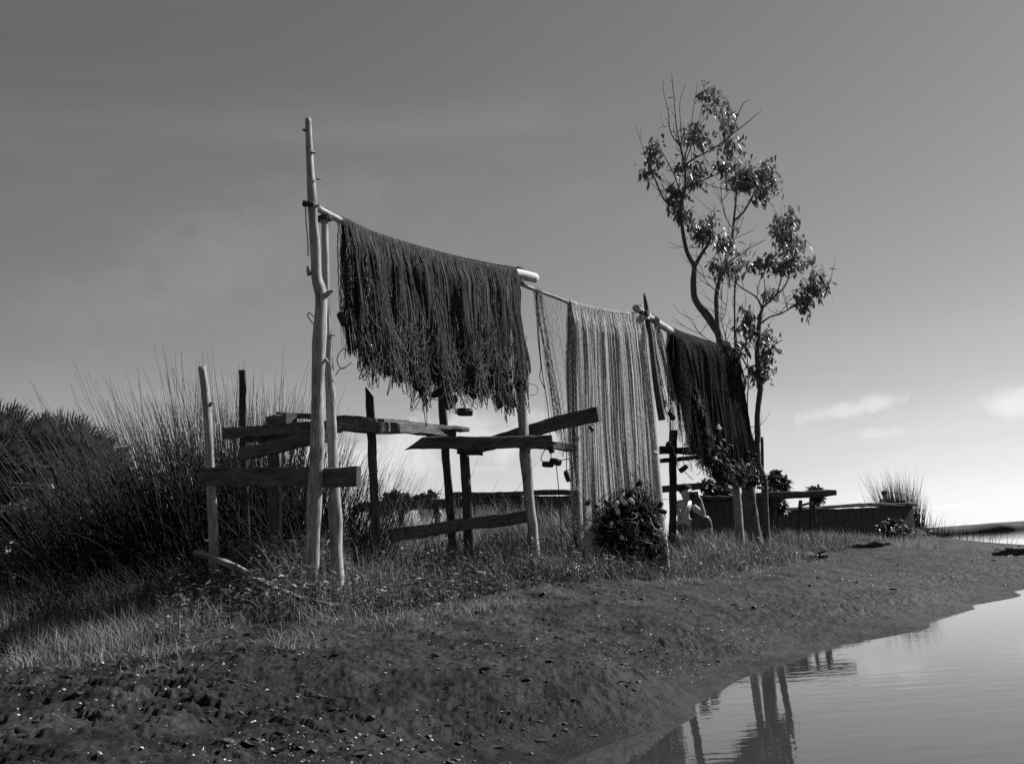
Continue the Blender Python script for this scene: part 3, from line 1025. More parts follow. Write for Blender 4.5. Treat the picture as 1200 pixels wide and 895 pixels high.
benchA = empty("plank_bench", P(300, 690, 8.7), "rough bench of dark planks nailed between crooked posts in front of the rushes", "bench", "plank benches among the racks")
b_ = MB()
tube(b_, [P(*q) for q in [(236, 430, 8.6), (240, 455, 8.6), (243, 490, 8.6), (246, 540, 8.6), (249, 600, 8.6), (251, 650, 8.6), (253, 700, 8.6), (254, 720, 8.6)]], np.array([4.6, 5, 5, 5, 6, 6, 6.5, 6.5]) * 8.6 / F, 12, .12, 50)
pl1 = b_.build("post", M_POLE, benchA)
pl1["label"] = "bare crooked post with a cut top"
stub(pl1, P(246, 475, 8.58), P(251, 472, 8.54), px2m(2.2, 8.6))
post(benchA, (284, 434, 9.6), (290, 690, 9.6), 8)
board(benchA, (233, 558, 8.42), (420, 559, 7.66), 22, .05, "wide front plank", point0=.03, warp=.02)
board(benchA, (266, 508, 9.3), (398, 499, 8.25), 14, .06, warp=.02)
board(benchA, (285, 512, 9.3), (392, 509, 8.35), 12, .04, warp=.02)
board(benchA, (283, 532, 8.8), (380, 511, 8.1), 15, .05)
board(benchA, (318, 494, 9.1), (342, 492, 8.95), 14, .12, "short block end", n=6)
board(benchA, (327, 485, 9.3), (372, 489, 8.9), 6, .06, "thin batten")
board(benchA, (322, 520, 9.4), (324, 690, 9.4), 14, .05, name="post", up=(1, 0, 0))
b_ = MB()
tube(b_, [P(334, 530, 9.2), P(330, 560, 9.2), P(327, 700, 9.2)], .012, 6, 0, 12)
b_.build("stake", M_PALEPLANK, benchA)

benchB = empty("plank_bench", P(530, 670, 10.4), "long bench of dark pointed planks crossing on posts behind the first net", "bench", "plank benches among the racks")
post(benchB, (433, 454, 9.6), (443, 686, 9.6), 9.5, M_PLANK, point=.09, label="post sharpened to a point")
post(benchB, (516, 430, 11.0), (532, 672, 11.0), 9, M_PLANK)
post(benchB, (543, 515, 10.6), (551, 668, 10.6), 13, M_PLANK, square=False)
board(benchB, (392, 497, 8.6), (522, 506, 10.9), 13, .09, warp=.02)
board(benchB, (395, 490, 8.9), (470, 496, 10.1), 5, .16, "thin board lying on top", warp=.02)
board(benchB, (440, 494, 9.8), (545, 503, 11.1), 5, .10, "pale ended board", warp=.02)
board(benchB, (474, 520, 9.6), (646, 517, 10.05), 14, .06, "plank cut to a point", point0=.16, warp=.02)
board(benchB, (546, 526, 10.9), (702, 484, 9.95), 16, .06, "plank rising in front of the pale net", warp=.02)
board(benchB, (580, 518, 10.7), (674, 525, 11.8), 9, .06)
board(benchB, (500, 510, 10.9), (534, 511, 10.95), 13, .10, "short block", n=6)
board(benchB, (536, 524, 10.5), (566, 525, 10.5), 15, .10, "short block", n=6)
board(benchB, (458, 627, 9.6), (622, 604, 10.6), 14, .05, "low sloping plank", warp=.03)

benchC = empty("plank_table", P(490, 640, 13.5), "long low grey plank table standing in grass behind the near bench", "table")
board(benchC, (421, 594, 13.2), (562, 588, 13.8), 9, .5, name="tabletop", n=20)
for x, D in [(470, 13.3), (512, 13.5), (552, 13.7)]:
    post(benchC, (x, 596, D), (x + 3, 662, D), 6, name="leg")

benchD = empty("plank_bench", P(795, 640, 14.6), "dark post and cross planks standing in front of the crouching photographer", "bench", "plank benches among the racks")
post(benchD, (789, 504, 14.6), (788, 640, 14.6), 7.5)
board(benchD, (773, 527, 14.4), (845, 530, 14.9), 8, .06)
board(benchD, (775, 540, 14.3), (840, 534, 15.1), 5, .06)

table = empty("trestle_table", P(940, 632, 21), "narrow plank table on thin legs standing right of the tree trunks", "table")
board(table, (872, 582, 21), (972, 578, 21.2), 6, .7, name="tabletop", n=20)
for x0_, y0_, x1_, y1_, D in [(908, 584, 909, 631, 20.8), (938, 586, 935, 633, 20.8), (950, 585, 951, 632, 20.8), (953, 586, 955, 628, 21.4), (905, 584, 904, 628, 21.4)]:
    post(table, (x0_, y0_, D), (x1_, y1_, D), 3.6, name="leg")
board(table, (937, 592, 20.7), (953, 590, 20.7), 2.6, .05, "pale cross brace", M_PALEPLANK, "brace", n=6)

stk = MB()
tube(stk, [P(893, 512, 19), P(894, 570, 19), P(896, 640, 19)], .028, 7, .1, 20)
tag(stk.build("stake", M_DARKWOOD), "thin bare stake standing upright just right of the slender stem", "stake")


def shade_boards(label, xa, ya, xb, yb, Da, Db, ybot, nboards, cat="fence", thick=.3):
    """Low table: dark upright boards under a flat cap stand in for the shade beneath, seen far behind the grass."""
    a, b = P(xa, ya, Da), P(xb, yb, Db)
    root = empty("boarded_table", ((a + b) / 2 * [1, 1, 0] + [0, 0, gz1(*((a + b) / 2)[:2])]), label, cat, "low boarded tables in the background")
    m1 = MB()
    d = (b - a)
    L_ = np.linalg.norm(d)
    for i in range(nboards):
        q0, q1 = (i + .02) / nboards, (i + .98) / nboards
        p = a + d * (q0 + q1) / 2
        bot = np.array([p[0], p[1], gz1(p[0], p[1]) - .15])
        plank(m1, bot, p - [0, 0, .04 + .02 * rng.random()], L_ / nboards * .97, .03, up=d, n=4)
    m1.build("shade_panel", M_DARKWOOD, root, smooth=False)  # dark boards added in place of the shade under the table
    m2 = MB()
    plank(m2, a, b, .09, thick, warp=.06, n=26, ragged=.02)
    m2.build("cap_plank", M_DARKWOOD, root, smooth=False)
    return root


shade_boards("low table with dark boards for the shade beneath, behind the sparse net wisp", 530, 580, 690, 577, 21.5, 22.5, 605, 16)
tableB = shade_boards("low table with dark boards for the shade beneath, behind the crouching photographer", 806, 583, 898, 582, 26, 26.5, 620, 12)
board(tableB, (770, 574, 25.2), (823, 569, 25.6), 8, .06, "plank standing above the cap", M_DARKWOOD)
shade_boards("low table with dark boards for the shade beneath, ending at the lone reed tuft", 908, 596, 1069, 591, 29.5, 33, 612, 22)

# lying plank, driftwood
fp = MB()
plank(fp, P(228, 650, 8.0), P(402, 712, 7.14), .03, .06, warp=.05, n=24, ragged=.012)
tag(fp.build("fallen_plank", M_PALEPLANK, smooth=False), "long weathered plank lying aslant in the weeds below the tallest pole", "plank")


def driftwood(label, x, y, L, r, rot, name="driftwood"):
    c = onground(x, y)
    root = empty(name, c, label, "driftwood", "driftwood on the mud")
    d = np.array([math.cos(rot), math.sin(rot), 0.05])
    b_ = MB()
    pts = [c - d * L / 2 + [0, 0, r * .3], c - d * L * .2 + [0, .02, r * .5], c + d * L * .15 + [0, -.03, r * .6], c + d * L / 2 + [0, 0, r * .2]]
    tube(b_, pts, [r * .5, r * 1.0, r * .9, r * .45], 11, .8, 40, lump=.5)
    b_.build("log", M_DARKWOOD, root)
    for q in range(3):
        b_ = MB()
        s = c + d * L * rng.uniform(-.35, .35) + np.array([0, 0, r * .9])
        tube(b_, [s, s + np.array([rng.normal(0, .05), rng.normal(0, .05), .03]), s + np.array([rng.normal(0, .07), rng.normal(0, .07), .05])], [r * .3, r * .22, r * .1], 6, .3, 8)
        b_.build("branch_stub", M_DARKWOOD, root)


driftwood("dark broken log lying in the short grass right of the trunk foot", 945, 656, .7, .07, .3)
driftwood("dark lump of driftwood lying on the open mud at the right edge", 1186, 651, .75, .11, .2)
driftwood("flat dark stick of driftwood lying in front of the far boarded table", 1008, 642, 1.1, .05, .1)
driftwood("short dark stick of driftwood lying near the lone reed tuft", 1066, 638, 1.3, .05, -.1)

# ------------------------------------------------------------------ trees
def branch(mb, pix, r0, r1, D=15.6, depth=0.0, k=8, n=None):
    pts = []
    dj = 0
    for i, (x, y) in enumerate(pix):
        q = i / max(1, len(pix) - 1)
        pts.append(P(x, y, D + depth * q + rng.normal(0, .03)))
    rad = np.linspace(r0, r1, len(pts)) * .82 * D / F
    tube(mb, pts, rad, k, .12 if r0 > 3 else 0.05, n or len(pts) * 7)
    return np.array(pts)


def leaf_verts(base, d, L, w, curl):
    """One lanceolate leaf, 2 x 3 grid folded on its midrib, drooping."""
    d = nrm(d)
    side = nrm(np.cross(d, [rng.normal(0, .3), rng.normal(0, .3), 1]))
    up = np.cross(side, d)
    pts = []
    for q, ww in ((0, .12), (.35, 1), (.7, .7), (1, .03)):
        c = base + d * L * q - np.array([0, 0, 1]) * curl * L * q * q
        for sgn in (-1, 0, 1):
            pts.append(c + side * sgn * w * ww + up * abs(sgn) * w * ww * .35)
    f = []
    for i in range(3):
        for jx in range(2):
            f.append((i * 3 + jx, i * 3 + jx + 1, i * 3 + 4 + jx, i * 3 + 3 + jx))
    return pts, f


def leaf_cluster(mbl, mbt, zx, zy, zr, D, anchors, nl=None, LL=(.065, .115)):
    """Twigs with drooping leaves filling a clump (photo position, radius in photo px)."""
    c = P(zx, zy, D)
    R = px2m(zr, D)
    anc = anchors[np.argmin(np.linalg.norm(anchors - c + np.array([0, 0, R * .6]), axis=1))]
    nt_ = max(5, int(zr / 1.7))
    for i in range(nt_):
        tip = c + np.clip(rng.normal(0, .62, 3), -1.25, 1.25) * R * [1, 1.1, 1]
        mid = (anc + tip) / 2 + rng.normal(0, .12, 3) * R + np.array([0, 0, -.15 * R])
        pts = resample([anc, mid, tip], 9)
        tube(mbt, pts, np.linspace(.007, .0028, 9), 4, cap=False)
        for q in range((nl or int(5 + zr * .32))):
            s = rng.uniform(.45, 1.0) if np.linalg.norm(tip - anc) < 2.2 * R else rng.uniform(1 - 1.3 * R / np.linalg.norm(tip - anc), 1)
            b0 = pts[min(8, int(s * 8))] + rng.normal(0, .055, 3)
            a = rng.uniform(0, 6.28)
            d = np.array([.7 * math.cos(a), .7 * math.sin(a), rng.uniform(-1.3, .1)])
            v, f = leaf_verts(b0, d, rng.uniform(*LL), rng.uniform(.019, .031), rng.uniform(.1, .5))
            mbl.add(v, f, None, np.tile([[0, rng.random()]], (12, 1)))


def zz(x, y):
    return 730 + x / 2.631, 80 + y / 2.631


tree1 = empty("tree", P(886, 652, 15.8), "tall crooked multi-stemmed tree with sparse drooping leaves and bare top twigs", "tree", "trees beside the racks")
tr, tw, lf = MB(), MB(), MB()
trunk_pts = [(890, 668), (887, 650), (883, 620), (878, 585), (871, 535), (862, 485), (853, 440), (847, 415), (842, 392), (831, 373), (816, 352), (813, 335), (814, 310)]
tp = [P(x, y, 15.8) for x, y in trunk_pts]
tube(tr, tp, np.array([12.5, 10, 8, 7.6, 7.2, 7, 6.4, 5.6, 5.0, 4.7, 4.4, 4.0, 3.4]) * 15.8 / F, 16, .24, 130, lump=.16)
for rx in (-1, -.4, .5, 1.2):   # root buttresses
    p0 = P(885, 632, 15.75)
    tube(tr, [p0, P(889 + 6 * rx, 650, 15.65), P(893 + 14 * rx, 664, 15.55)], np.array([6, 5, 2.5]) * 15.8 / F, 9, .2, 14)
anch = list(tp[7:])
for pix, r0, r1, dp in [
    ([(814, 312), (805, 295), (800, 270), (798, 243), (803, 221), (802, 194), (796, 167)], 3.6, 1.2, -.4),
    ([(814, 312), (822, 298), (831, 283), (833, 262), (838, 250)], 3.2, 1.2, .3),
    ([(842, 392), (840, 365), (840, 342), (847, 316), (857, 285), (860, 259), (863, 224), (861, 190)], 4, 1.1, .5),
    ([(802, 194), (815, 185), (832, 176), (855, 161), (863, 140), (871, 122), (880, 116)], 1.6, .5, .4),
    ([(848, 165), (865, 152), (880, 140), (893, 129)], 1.1, .4, .2),
    ([(803, 221), (820, 213), (838, 205), (850, 196)], 1.4, .6, .3),
    ([(799, 243), (780, 236), (768, 211), (762, 196), (757, 185)], 1.7, .6, -.5),
    ([(800, 236), (790, 205), (778, 182), (770, 168)], 1.2, .5, .3),
    ([(797, 170), (793, 150), (791, 129), (789, 105), (787, 84)], 1.2, .4, .2),
    ([(797, 172), (786, 155), (783, 130), (778, 110), (777, 98)], 1.1, .35, -.3),
    ([(799, 180), (798, 150), (797, 120), (804, 96)], 1.0, .35, .3),
    ([(801, 190), (808, 160), (813, 125), (818, 96)], 1.0, .35, -.2),
    ([(802, 194), (812, 165), (822, 130), (826, 95)], 1.0, .35, .5),
    ([(796, 167), (788, 160), (784, 145), (785, 135)], .8, .3, 0),
    ([(860, 259), (871, 249), (879, 236), (886, 222), (892, 210)], 1.6, .7, -.3),
    ([(860, 270), (851, 255), (846, 235), (844, 215)], 1.2, .4, .3),
    ([(863, 224), (852, 222), (834, 218), (820, 210)], .9, .4, .2),
    ([(857, 285), (866, 270), (872, 252)], .9, .4, .4),
    ([(831, 283), (818, 290), (808, 288)], .8, .4, 0),
    ([(847, 316), (856, 305), (869, 298), (880, 290), (897, 281)], 1.2, .5, .2),
    ([(840, 342), (828, 330), (822, 315)], .9, .4, 0),
    ([(846, 405), (830, 398), (818, 388), (812, 375)], .9, .35, -.2),
    ([(841, 380), (848, 372), (852, 355)], .9, .35, .2),
    ([(842, 345), (836, 320), (838, 300), (844, 285)], .9, .35, .3),
    ([(852, 420), (850, 395), (845, 372), (846, 352)], 1.0, .4, .3),
]:
    anch += list(resample(branch(tr if r0 > 1.5 else tw, pix, r0, r1, 15.6, dp, 8 if r0 > 1.5 else 5), 12))
anch = np.array(anch)


def bare_twigs(mbt, anchors, n, L_):
    for _ in range(n):
        a = anchors[rng.integers(0, len(anchors))]
        d = nrm([rng.normal(0, .5), rng.normal(0, .5), rng.uniform(.2, 1.2)])
        l_ = L_ * rng.uniform(.3, 1.1) * min(1.0, max(.25, (P(787, 92, 15.6)[2] - a[2]) / 1.6))
        p1 = a + d * l_ * .5 + rng.normal(0, .03, 3)
        p2 = a + d * l_ + np.array([0, 0, .12 * l_])
        tube(mbt, [a, p1, p2], [.006, .004, .002], 4, 0, 8, cap=False)
        if rng.random() < .6:
            tube(mbt, [p1, p1 + nrm(d + rng.normal(0, .6, 3)) * l_ * .45], [.0035, .0018], 4, 0, 5, cap=False)


bare_twigs(tw, anch[7:], 130, .5)
for zx, zy, zr in [(290, 110, 32), (285, 85, 24), (250, 205, 34), (245, 225, 28), (90, 225, 30), (80, 285, 22), (75, 325, 18), (235, 300, 40), (340, 245, 44), (330, 300, 46), (380, 320, 50), (440, 300, 46), (465, 330, 44),
                   (430, 375, 38), (165, 380, 38), (150, 420, 30), (190, 440, 34), (205, 490, 44), (255, 480, 36), (310, 540, 42), (300, 590, 40), (340, 600, 30), (210, 330, 30), (320, 125, 18), (300, 150, 24), (350, 340, 40), (345, 610, 26), (180, 300, 22), (195, 215, 18)]:
    x, y = zz(zx, zy)
    leaf_cluster(lf, tw, x, y, zr / 2.631, 15.6 + rng.normal(0, .22), anch)
tr.build("trunk", M_BARK, tree1)
tw.build("twigs", M_TWIG, tree1)
lf.build("crown", M_LEAF, tree1, smooth=False)

tree2 = empty("tree", P(898, 645, 15.2), "slender rough-barked tree leaning right with leaves only on its right boughs", "tree", "trees beside the racks")
tr, tw, lf = MB(), MB(), MB()
anch = []
tp = [P(x, y, 15.2) for x, y in [(901, 660), (899, 640), (897, 600), (896, 570), (893, 556), (888, 544), (887, 525), (888, 510), (887.5, 485), (891, 457), (890, 441), (887, 416), (889, 395), (890, 376), (893, 361)]]
tube(tr, tp, np.array([6, 4.6, 4.2, 4, 4, 3.8, 3.4, 3.2, 3.1, 3.1, 3, 2.9, 2.6, 2.4, 2.0]) * 15.2 / F, 12, .22, 120, lump=.14)
anch += tp[10:]
for pix, r0, r1, dp in [
    ([(889, 545), (883, 522), (877, 500), (871, 485), (871, 463), (873, 447), (868, 429), (864, 410), (862, 385)], 3, 1.3, .3),
    ([(891, 443), (880, 436), (873, 425), (866, 412)], 1.8, .8, .2),
    ([(877, 500), (876, 470), (877, 440), (875, 410), (874, 380)], 1.1, .5, .2),
    ([(862, 470), (862, 430), (861, 385), (861, 340), (862, 322)], 1.9, 1.0, .1),
    ([(893, 361), (887, 349), (877, 342), (866, 335), (860, 325)], 1.7, .6, .2),
    ([(893, 361), (903, 352), (910, 345), (916, 323), (918, 293), (920, 262)], 1.9, .6, .3),
    ([(908, 347), (920, 335), (927, 315), (929, 300), (928, 285)], 1.4, .5, -.3),
    ([(891, 379), (903, 371), (914, 368), (925, 362), (937, 355), (946, 345)], 1.5, .6, .2),
    ([(925, 362), (938, 352), (950, 345), (962, 338), (972, 330)], 1.0, .4, .2),
    ([(916, 323), (900, 318), (890, 312)], .8, .35, .2),
    ([(889, 400), (880, 385), (874, 372), (870, 360)], 1.0, .4, .2),
    ([(888, 420), (900, 412), (908, 404), (917, 398)], 1.5, .5, -.2),
    ([(892, 365), (896, 345), (895, 325), (888, 310)], .9, .4, -.3),
    ([(887, 349), (890, 330), (897, 315)], .8, .4, .1),
    ([(873, 447), (880, 455), (886, 448)], .7, .35, .1),
]:
    anch += list(resample(branch(tr if r0 > 1.5 else tw, pix, r0, r1, 15.2, dp, 8 if r0 > 1.5 else 5), 12))
anch = np.array(anch)
bare_twigs(tw, anch, 70, .4)
for zx, zy, zr in [(500, 450, 34), (505, 480, 36), (525, 520, 42), (545, 580, 40), (515, 560, 32), (470, 500, 28), (400, 610, 28), (435, 580, 30), (470, 600, 28), (550, 690, 38), (580, 660, 36), (560, 715, 30), (610, 680, 26), (390, 750, 26), (370, 785, 22), (400, 800, 20), (450, 690, 16), (600, 625, 18), (350, 860, 12), (440, 840, 22), (450, 815, 14), (375, 850, 12), (440, 870, 14)]:
    x, y = zz(zx, zy)
    leaf_cluster(lf, tw, x, y, zr / 2.631, 15.3 + rng.normal(0, .2), anch)
for x, y, r in [(895, 425, 9), (882, 430, 8), (903, 408, 7), (897, 440, 5)]:
    leaf_cluster(lf, tw, x, y, r, 15.2, anch, 8)
tr.build("trunk", M_BARK, tree2)
tw.build("twigs", M_TWIG, tree2)
lf.build("crown", M_LEAF, tree2, smooth=False)


# ------------------------------------------------------------------ palms
def ribbon(mb, pts, wid, side, uvv):
    n = len(pts)
    pts = np.asarray(pts)
    wid = np.asarray(wid)[:, None]
    v = np.concatenate([pts - side * wid, pts + side * wid])
    f = [(i, i + 1, n + i + 1, n + i) for i in range(n - 1)]
    mb.add(v, f, None, np.tile([[0, uvv]], (2 * n, 1)))


def palm(label, cx, cy, D, R, nf, seed_up=0.15):
    c = P(cx, cy, D)
    gz = gz1(c[0], c[1])
    root = empty("palm", (c[0], c[1], gz), label, "palm", "fan palms at the left edge")
    t_ = MB()
    tube(t_, [(c[0] - .1, c[1], gz - .2), (c[0] + .04, c[1], (gz + c[2]) / 2), c], [.2, .17, .15], 12, .25, 30)
    t_.build("trunk", M_BARK, root)
    lb = MB()
    for i in range(nf):
        z = rng.uniform(-.45, 1)
        a = i * 2.39996 + rng.normal(0, .2)
        d = np.array([math.cos(a) * math.sqrt(max(0, 1 - z * z)), math.sin(a) * math.sqrt(max(0, 1 - z * z)), z])
        pl = R * rng.uniform(.42, .62)
        hub = c + d * pl - np.array([0, 0, .06 * R])
        tube(lb, resample([c, c + d * pl * .5 + np.array([0, 0, .05 * R]), hub], 5), .012, 4, cap=False)
        side = nrm(np.cross(d, [0, 0, 1]) + rng.normal(0, .15, 3))
        nrmal = np.cross(side, d)
        for k in range(38):
            th = (k / 37 - .5) * math.radians(230)
            dd = d * math.cos(th) + side * math.sin(th) + nrmal * (.25 * math.cos(th * 1.3) - .1)
            dd = nrm(dd)
            L_ = R * rng.uniform(.36, .46) * (1 - .25 * abs(th) / 2)
            pts = [hub, hub + dd * L_ * .5, hub + dd * L_ * .85 - [0, 0, .02 * L_], hub + dd * L_ - [0, 0, .06 * L_]]
            ribbon(lb, pts, [.012, .020, .013, .002], nrm(np.cross(dd, nrmal) + nrmal * (.5 if k % 2 else -.5)), rng.random())
    lb.build("crown", M_PALM, root, smooth=False)


palm("round fan palm crown showing behind the left end of the rushes", 74, 562, 21, 1.5, 130)
palm("fan palm cut off by the left edge of the picture", -6, 546, 20, 1.5, 120)


# ------------------------------------------------------------------ bushes
def bush(label, x, y, rx, ry, D, ybase=None, nl=700, ls=.09, name="bush", cat="bush", grp="bushes in the distance"):
    c = P(x, y, D)
    gz = gz1(c[0], c[1])
    root = empty(name, (c[0], c[1], gz), label, cat, grp)
    RX, RY = px2m(rx, D), px2m(ry, D)
    st, lb = MB(), MB()
    subs = []
    for i in range(9):
        q = c + np.array([rng.normal(0, .42) * RX, rng.normal(0, .42) * RX, rng.uniform(-.75, .75) * RY])
        subs.append((q, rng.uniform(.28, .5)))
        tube(st, resample([(c[0] + rng.normal(0, .1), c[1], gz - .1), (c * .5 + np.array([c[0], c[1], gz]) * .5 + rng.normal(0, .1, 3) * RX), q], 8), np.linspace(.03, .008, 8) * (D / 20) ** .5, 5)
    for q, r in subs:
        for _ in range(nl // 9):
            o = rng.normal(0, 1, 3)
            o = nrm(o) * rng.uniform(.2, 1) ** .6
            p = q + o * [RX * r, RX * r, RY * r]
            if p[2] < gz + .03:
                continue
            v, f = leaf_verts(p, nrm(o + rng.normal(0, .7, 3)), ls * rng.uniform(.7, 1.4), ls * .28, .2)
            lb.add(v, f, None, np.tile([[0, rng.random()]], (12, 1)))
    st.build("stem", M_TWIG, root)
    lb.build("crown", M_BUSH, root, smooth=False)


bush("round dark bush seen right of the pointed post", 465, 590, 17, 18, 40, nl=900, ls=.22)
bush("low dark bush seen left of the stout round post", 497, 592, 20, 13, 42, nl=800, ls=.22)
bush("leafy shrub under the far dark net behind the photographer", 842, 578, 26, 16, 28, nl=1300, ls=.14)
bush("dark pointed shrub above the table beside the slender stem", 912, 572, 15, 18, 30, nl=1000, ls=.16)
bush("dark rounded shrub filling the gap between the tree trunks and the table", 900, 598, 24, 24, 29, nl=1200, ls=.15)
bush("small round bush just above the far end of the table", 957, 580, 7, 8, 40, nl=500, ls=.18)
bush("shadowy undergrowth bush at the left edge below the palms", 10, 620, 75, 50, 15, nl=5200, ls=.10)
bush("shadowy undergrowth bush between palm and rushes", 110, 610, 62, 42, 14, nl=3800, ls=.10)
bush("small leafy bush in front of the reed tuft at the water", 1075, 628, 24, 9, 34, nl=900, ls=.12)
bush("low grey-green bush in front of the right boarded table", 1040, 622, 26, 10, 29, nl=900, ls=.11)


# ------------------------------------------------------------------ rushes
def stems(mb, base, tip_dir, length, droop, seg=8, r0=.004, r1=.0012):
    """base (m,3), tip_dir (m,3) unit, length (m), droop (m)."""
    q = np.linspace(0, 1, seg)[None, :, None]
    S = base[:, None] + tip_dir[:, None] * (length[:, None, None] * q)
    hd = tip_dir.copy(); hd[:, 2] = 0
    nh = np.linalg.norm(hd, axis=1)[:, None] + 1e-6
    hd /= nh
    S = S + hd[:, None] * (droop * length)[:, None, None] * (q ** 2.2) * .6
    S[..., 2] -= (droop * length)[:, None] * (q[..., 0] ** 2.4)
    gz = ground_base(S[..., 0], S[..., 1])
    S[:, 1:, 2] = np.maximum(S[:, 1:, 2], gz[:, 1:] + .02)
    R = (r0 + (r1 - r0) * q[..., 0]) * np.ones((len(base), 1))
    batch_tubes(mb, S, R, np.array([1, 0, .25]), np.array([-.2, .7, .7]))


def clump(label, cx, cy_ground, D, n, sx, sy, hmean, lean, droop_sd=.12, lx=0.0, r0=.0055, grp="rush clumps", hsd=.16):
    c = P(cx, cy_ground, D)
    bx = c[0] + rng.normal(0, sx, n)
    by = c[1] + rng.normal(0, sy, n)
    base = np.stack([bx, by, ground_base(bx, by) - .03], 1)
    dx = (bx - c[0]) * lean * np.where(bx < c[0], 1.45, 1) + rng.normal(0, .13, n) + lx
    dy = (by - c[1]) * lean + rng.normal(0, .13, n)
    d = np.stack([dx, dy, np.ones(n)], 1)
    d /= np.linalg.norm(d, axis=1)[:, None]
    L_ = hmean * np.clip(rng.normal(.85, hsd, n), .3, 1.25) * (1 - .25 * np.clip((bx - c[0]) / sx - .6, 0, 1.6))
    dr = np.abs(rng.normal(0, droop_sd, n))
    m_ = MB()
    stems(m_, base, d, L_, dr, r0=r0)
    return m_, c, base


mr, c, base = clump("", 268, 690, 10.6, 3000, .60, .35, 1.85, .26, .08, lx=-.05)
# left skirt: long stems arching down to the left
n = 750
bx = c[0] - rng.uniform(.3, 1.5, n); by = c[1] + rng.normal(-.1, .4, n)
b0 = np.stack([bx, by, ground_base(bx, by) - .03], 1)
t_ = rng.uniform(0, 1, n)
d = np.stack([-.35 - .9 * t_ + rng.normal(0, .12, n), rng.normal(-.08, .2, n), np.ones(n)], 1)
d /= np.linalg.norm(d, axis=1)[:, None]
stems(mr, b0, d, rng.uniform(.8, 1.6, n), .3 + .65 * t_ + np.abs(rng.normal(0, .1, n)), seg=10, r0=.0055)
# dense low mass at the foot
n = 2400
bx = c[0] + rng.uniform(-1.6, 1.25, n); by = c[1] + rng.normal(-.25, .35, n)
b0 = np.stack([bx, by, ground_base(bx, by) - .03], 1)
d = np.stack([rng.normal(-.1, .45, n), rng.normal(0, .4, n), np.ones(n)], 1)
d /= np.linalg.norm(d, axis=1)[:, None]
stems(mr, b0, d, rng.uniform(.45, 1.25, n), np.abs(rng.normal(.1, .25, n)))
# dark low growth reaching forward from the clump
n = 5200
th_ = rng.uniform(-.50, -.20, n); D_ = rng.uniform(7.6, 10.4, n)
bx, by = th_ * D_, D_
b0 = np.stack([bx, by, ground_base(bx, by) - .03], 1)
d = np.stack([rng.normal(-.05, .5, n), rng.normal(-.1, .45, n), np.ones(n)], 1)
d /= np.linalg.norm(d, axis=1)[:, None]
stems(mr, b0, d, rng.uniform(.15, .45, n) * np.interp(D_, [7.6, 9], [.5, 1.2]), np.abs(rng.normal(.15, .3, n)), seg=6, r0=.0035)
# a few right-hand stragglers
n = 260
bx = c[0] + rng.uniform(.7, 1.5, n); by = c[1] + rng.normal(-.1, .4, n)
b0 = np.stack([bx, by, ground_base(bx, by) - .03], 1)
d = np.stack([rng.normal(.12, .25, n), rng.normal(0, .2, n), np.ones(n)], 1)
d /= np.linalg.norm(d, axis=1)[:, None]
stems(mr, b0, d, rng.uniform(.5, 1.2, n), np.abs(rng.normal(.05, .12, n)), r0=.003)
# the longest spikes against the sky
sp_ = [(90, 430, 180), (105, 428, 200), (127, 440, 215), (150, 470, 240), (170, 425, 250), (205, 462, 240), (228, 413, 225), (230, 440, 225), (262, 480, 275), (330, 440, 320), (345, 450, 325), (320, 430, 315), (300, 455, 305), (205, 440, 262), (190, 455, 255), (60, 500, 170), (40, 540, 160)]
b0 = np.array([P(xb, 672, 10.4) for _, _, xb in sp_])
tp = np.array([P(x, y, 10.4 + rng.normal(0, .3)) for x, y, _ in sp_])
dd = tp - b0
ll = np.linalg.norm(dd, axis=1)
stems(mr, b0, dd / ll[:, None], ll, np.full(len(ll), .02), r0=.006)
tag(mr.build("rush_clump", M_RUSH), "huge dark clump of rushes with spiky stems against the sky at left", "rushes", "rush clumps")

mr, c, _ = clump("", 1060, 630, 34, 520, .26, .25, 1.75, .28, .05, r0=.011)
tag(mr.build("rush_clump", M_RUSH), "lone tuft of tall reeds at the right end of the far boarded table", "rushes", "rush clumps")
mr, c, _ = clump("", 1000, 628, 38, 420, 2.4, .5, 1.05, .05, .1, r0=.012)
tag(mr.build("reeds", M_RUSH), "thin line of short reeds poking above the right boarded table", "reeds", kind="stuff")

# ------------------------------------------------------------------ grass and weeds (uncountable)
edge_px = [(0, 768), (60, 770), (150, 768), (235, 752), (250, 738), (330, 728), (400, 724), (470, 724), (520, 716), (560, 706), (610, 695), (660, 690), (700, 686), (790, 682), (860, 676), (920, 664), (1000, 642), (1085, 634)]
ed = np.array([onground(x, y) for x, y in edge_px])
ed_th = ed[:, 0] / ed[:, 1]
ed_D = ed[:, 1]


def edge_D(th):
    return np.interp(th, ed_th, ed_D, left=ed_D[0], right=60)


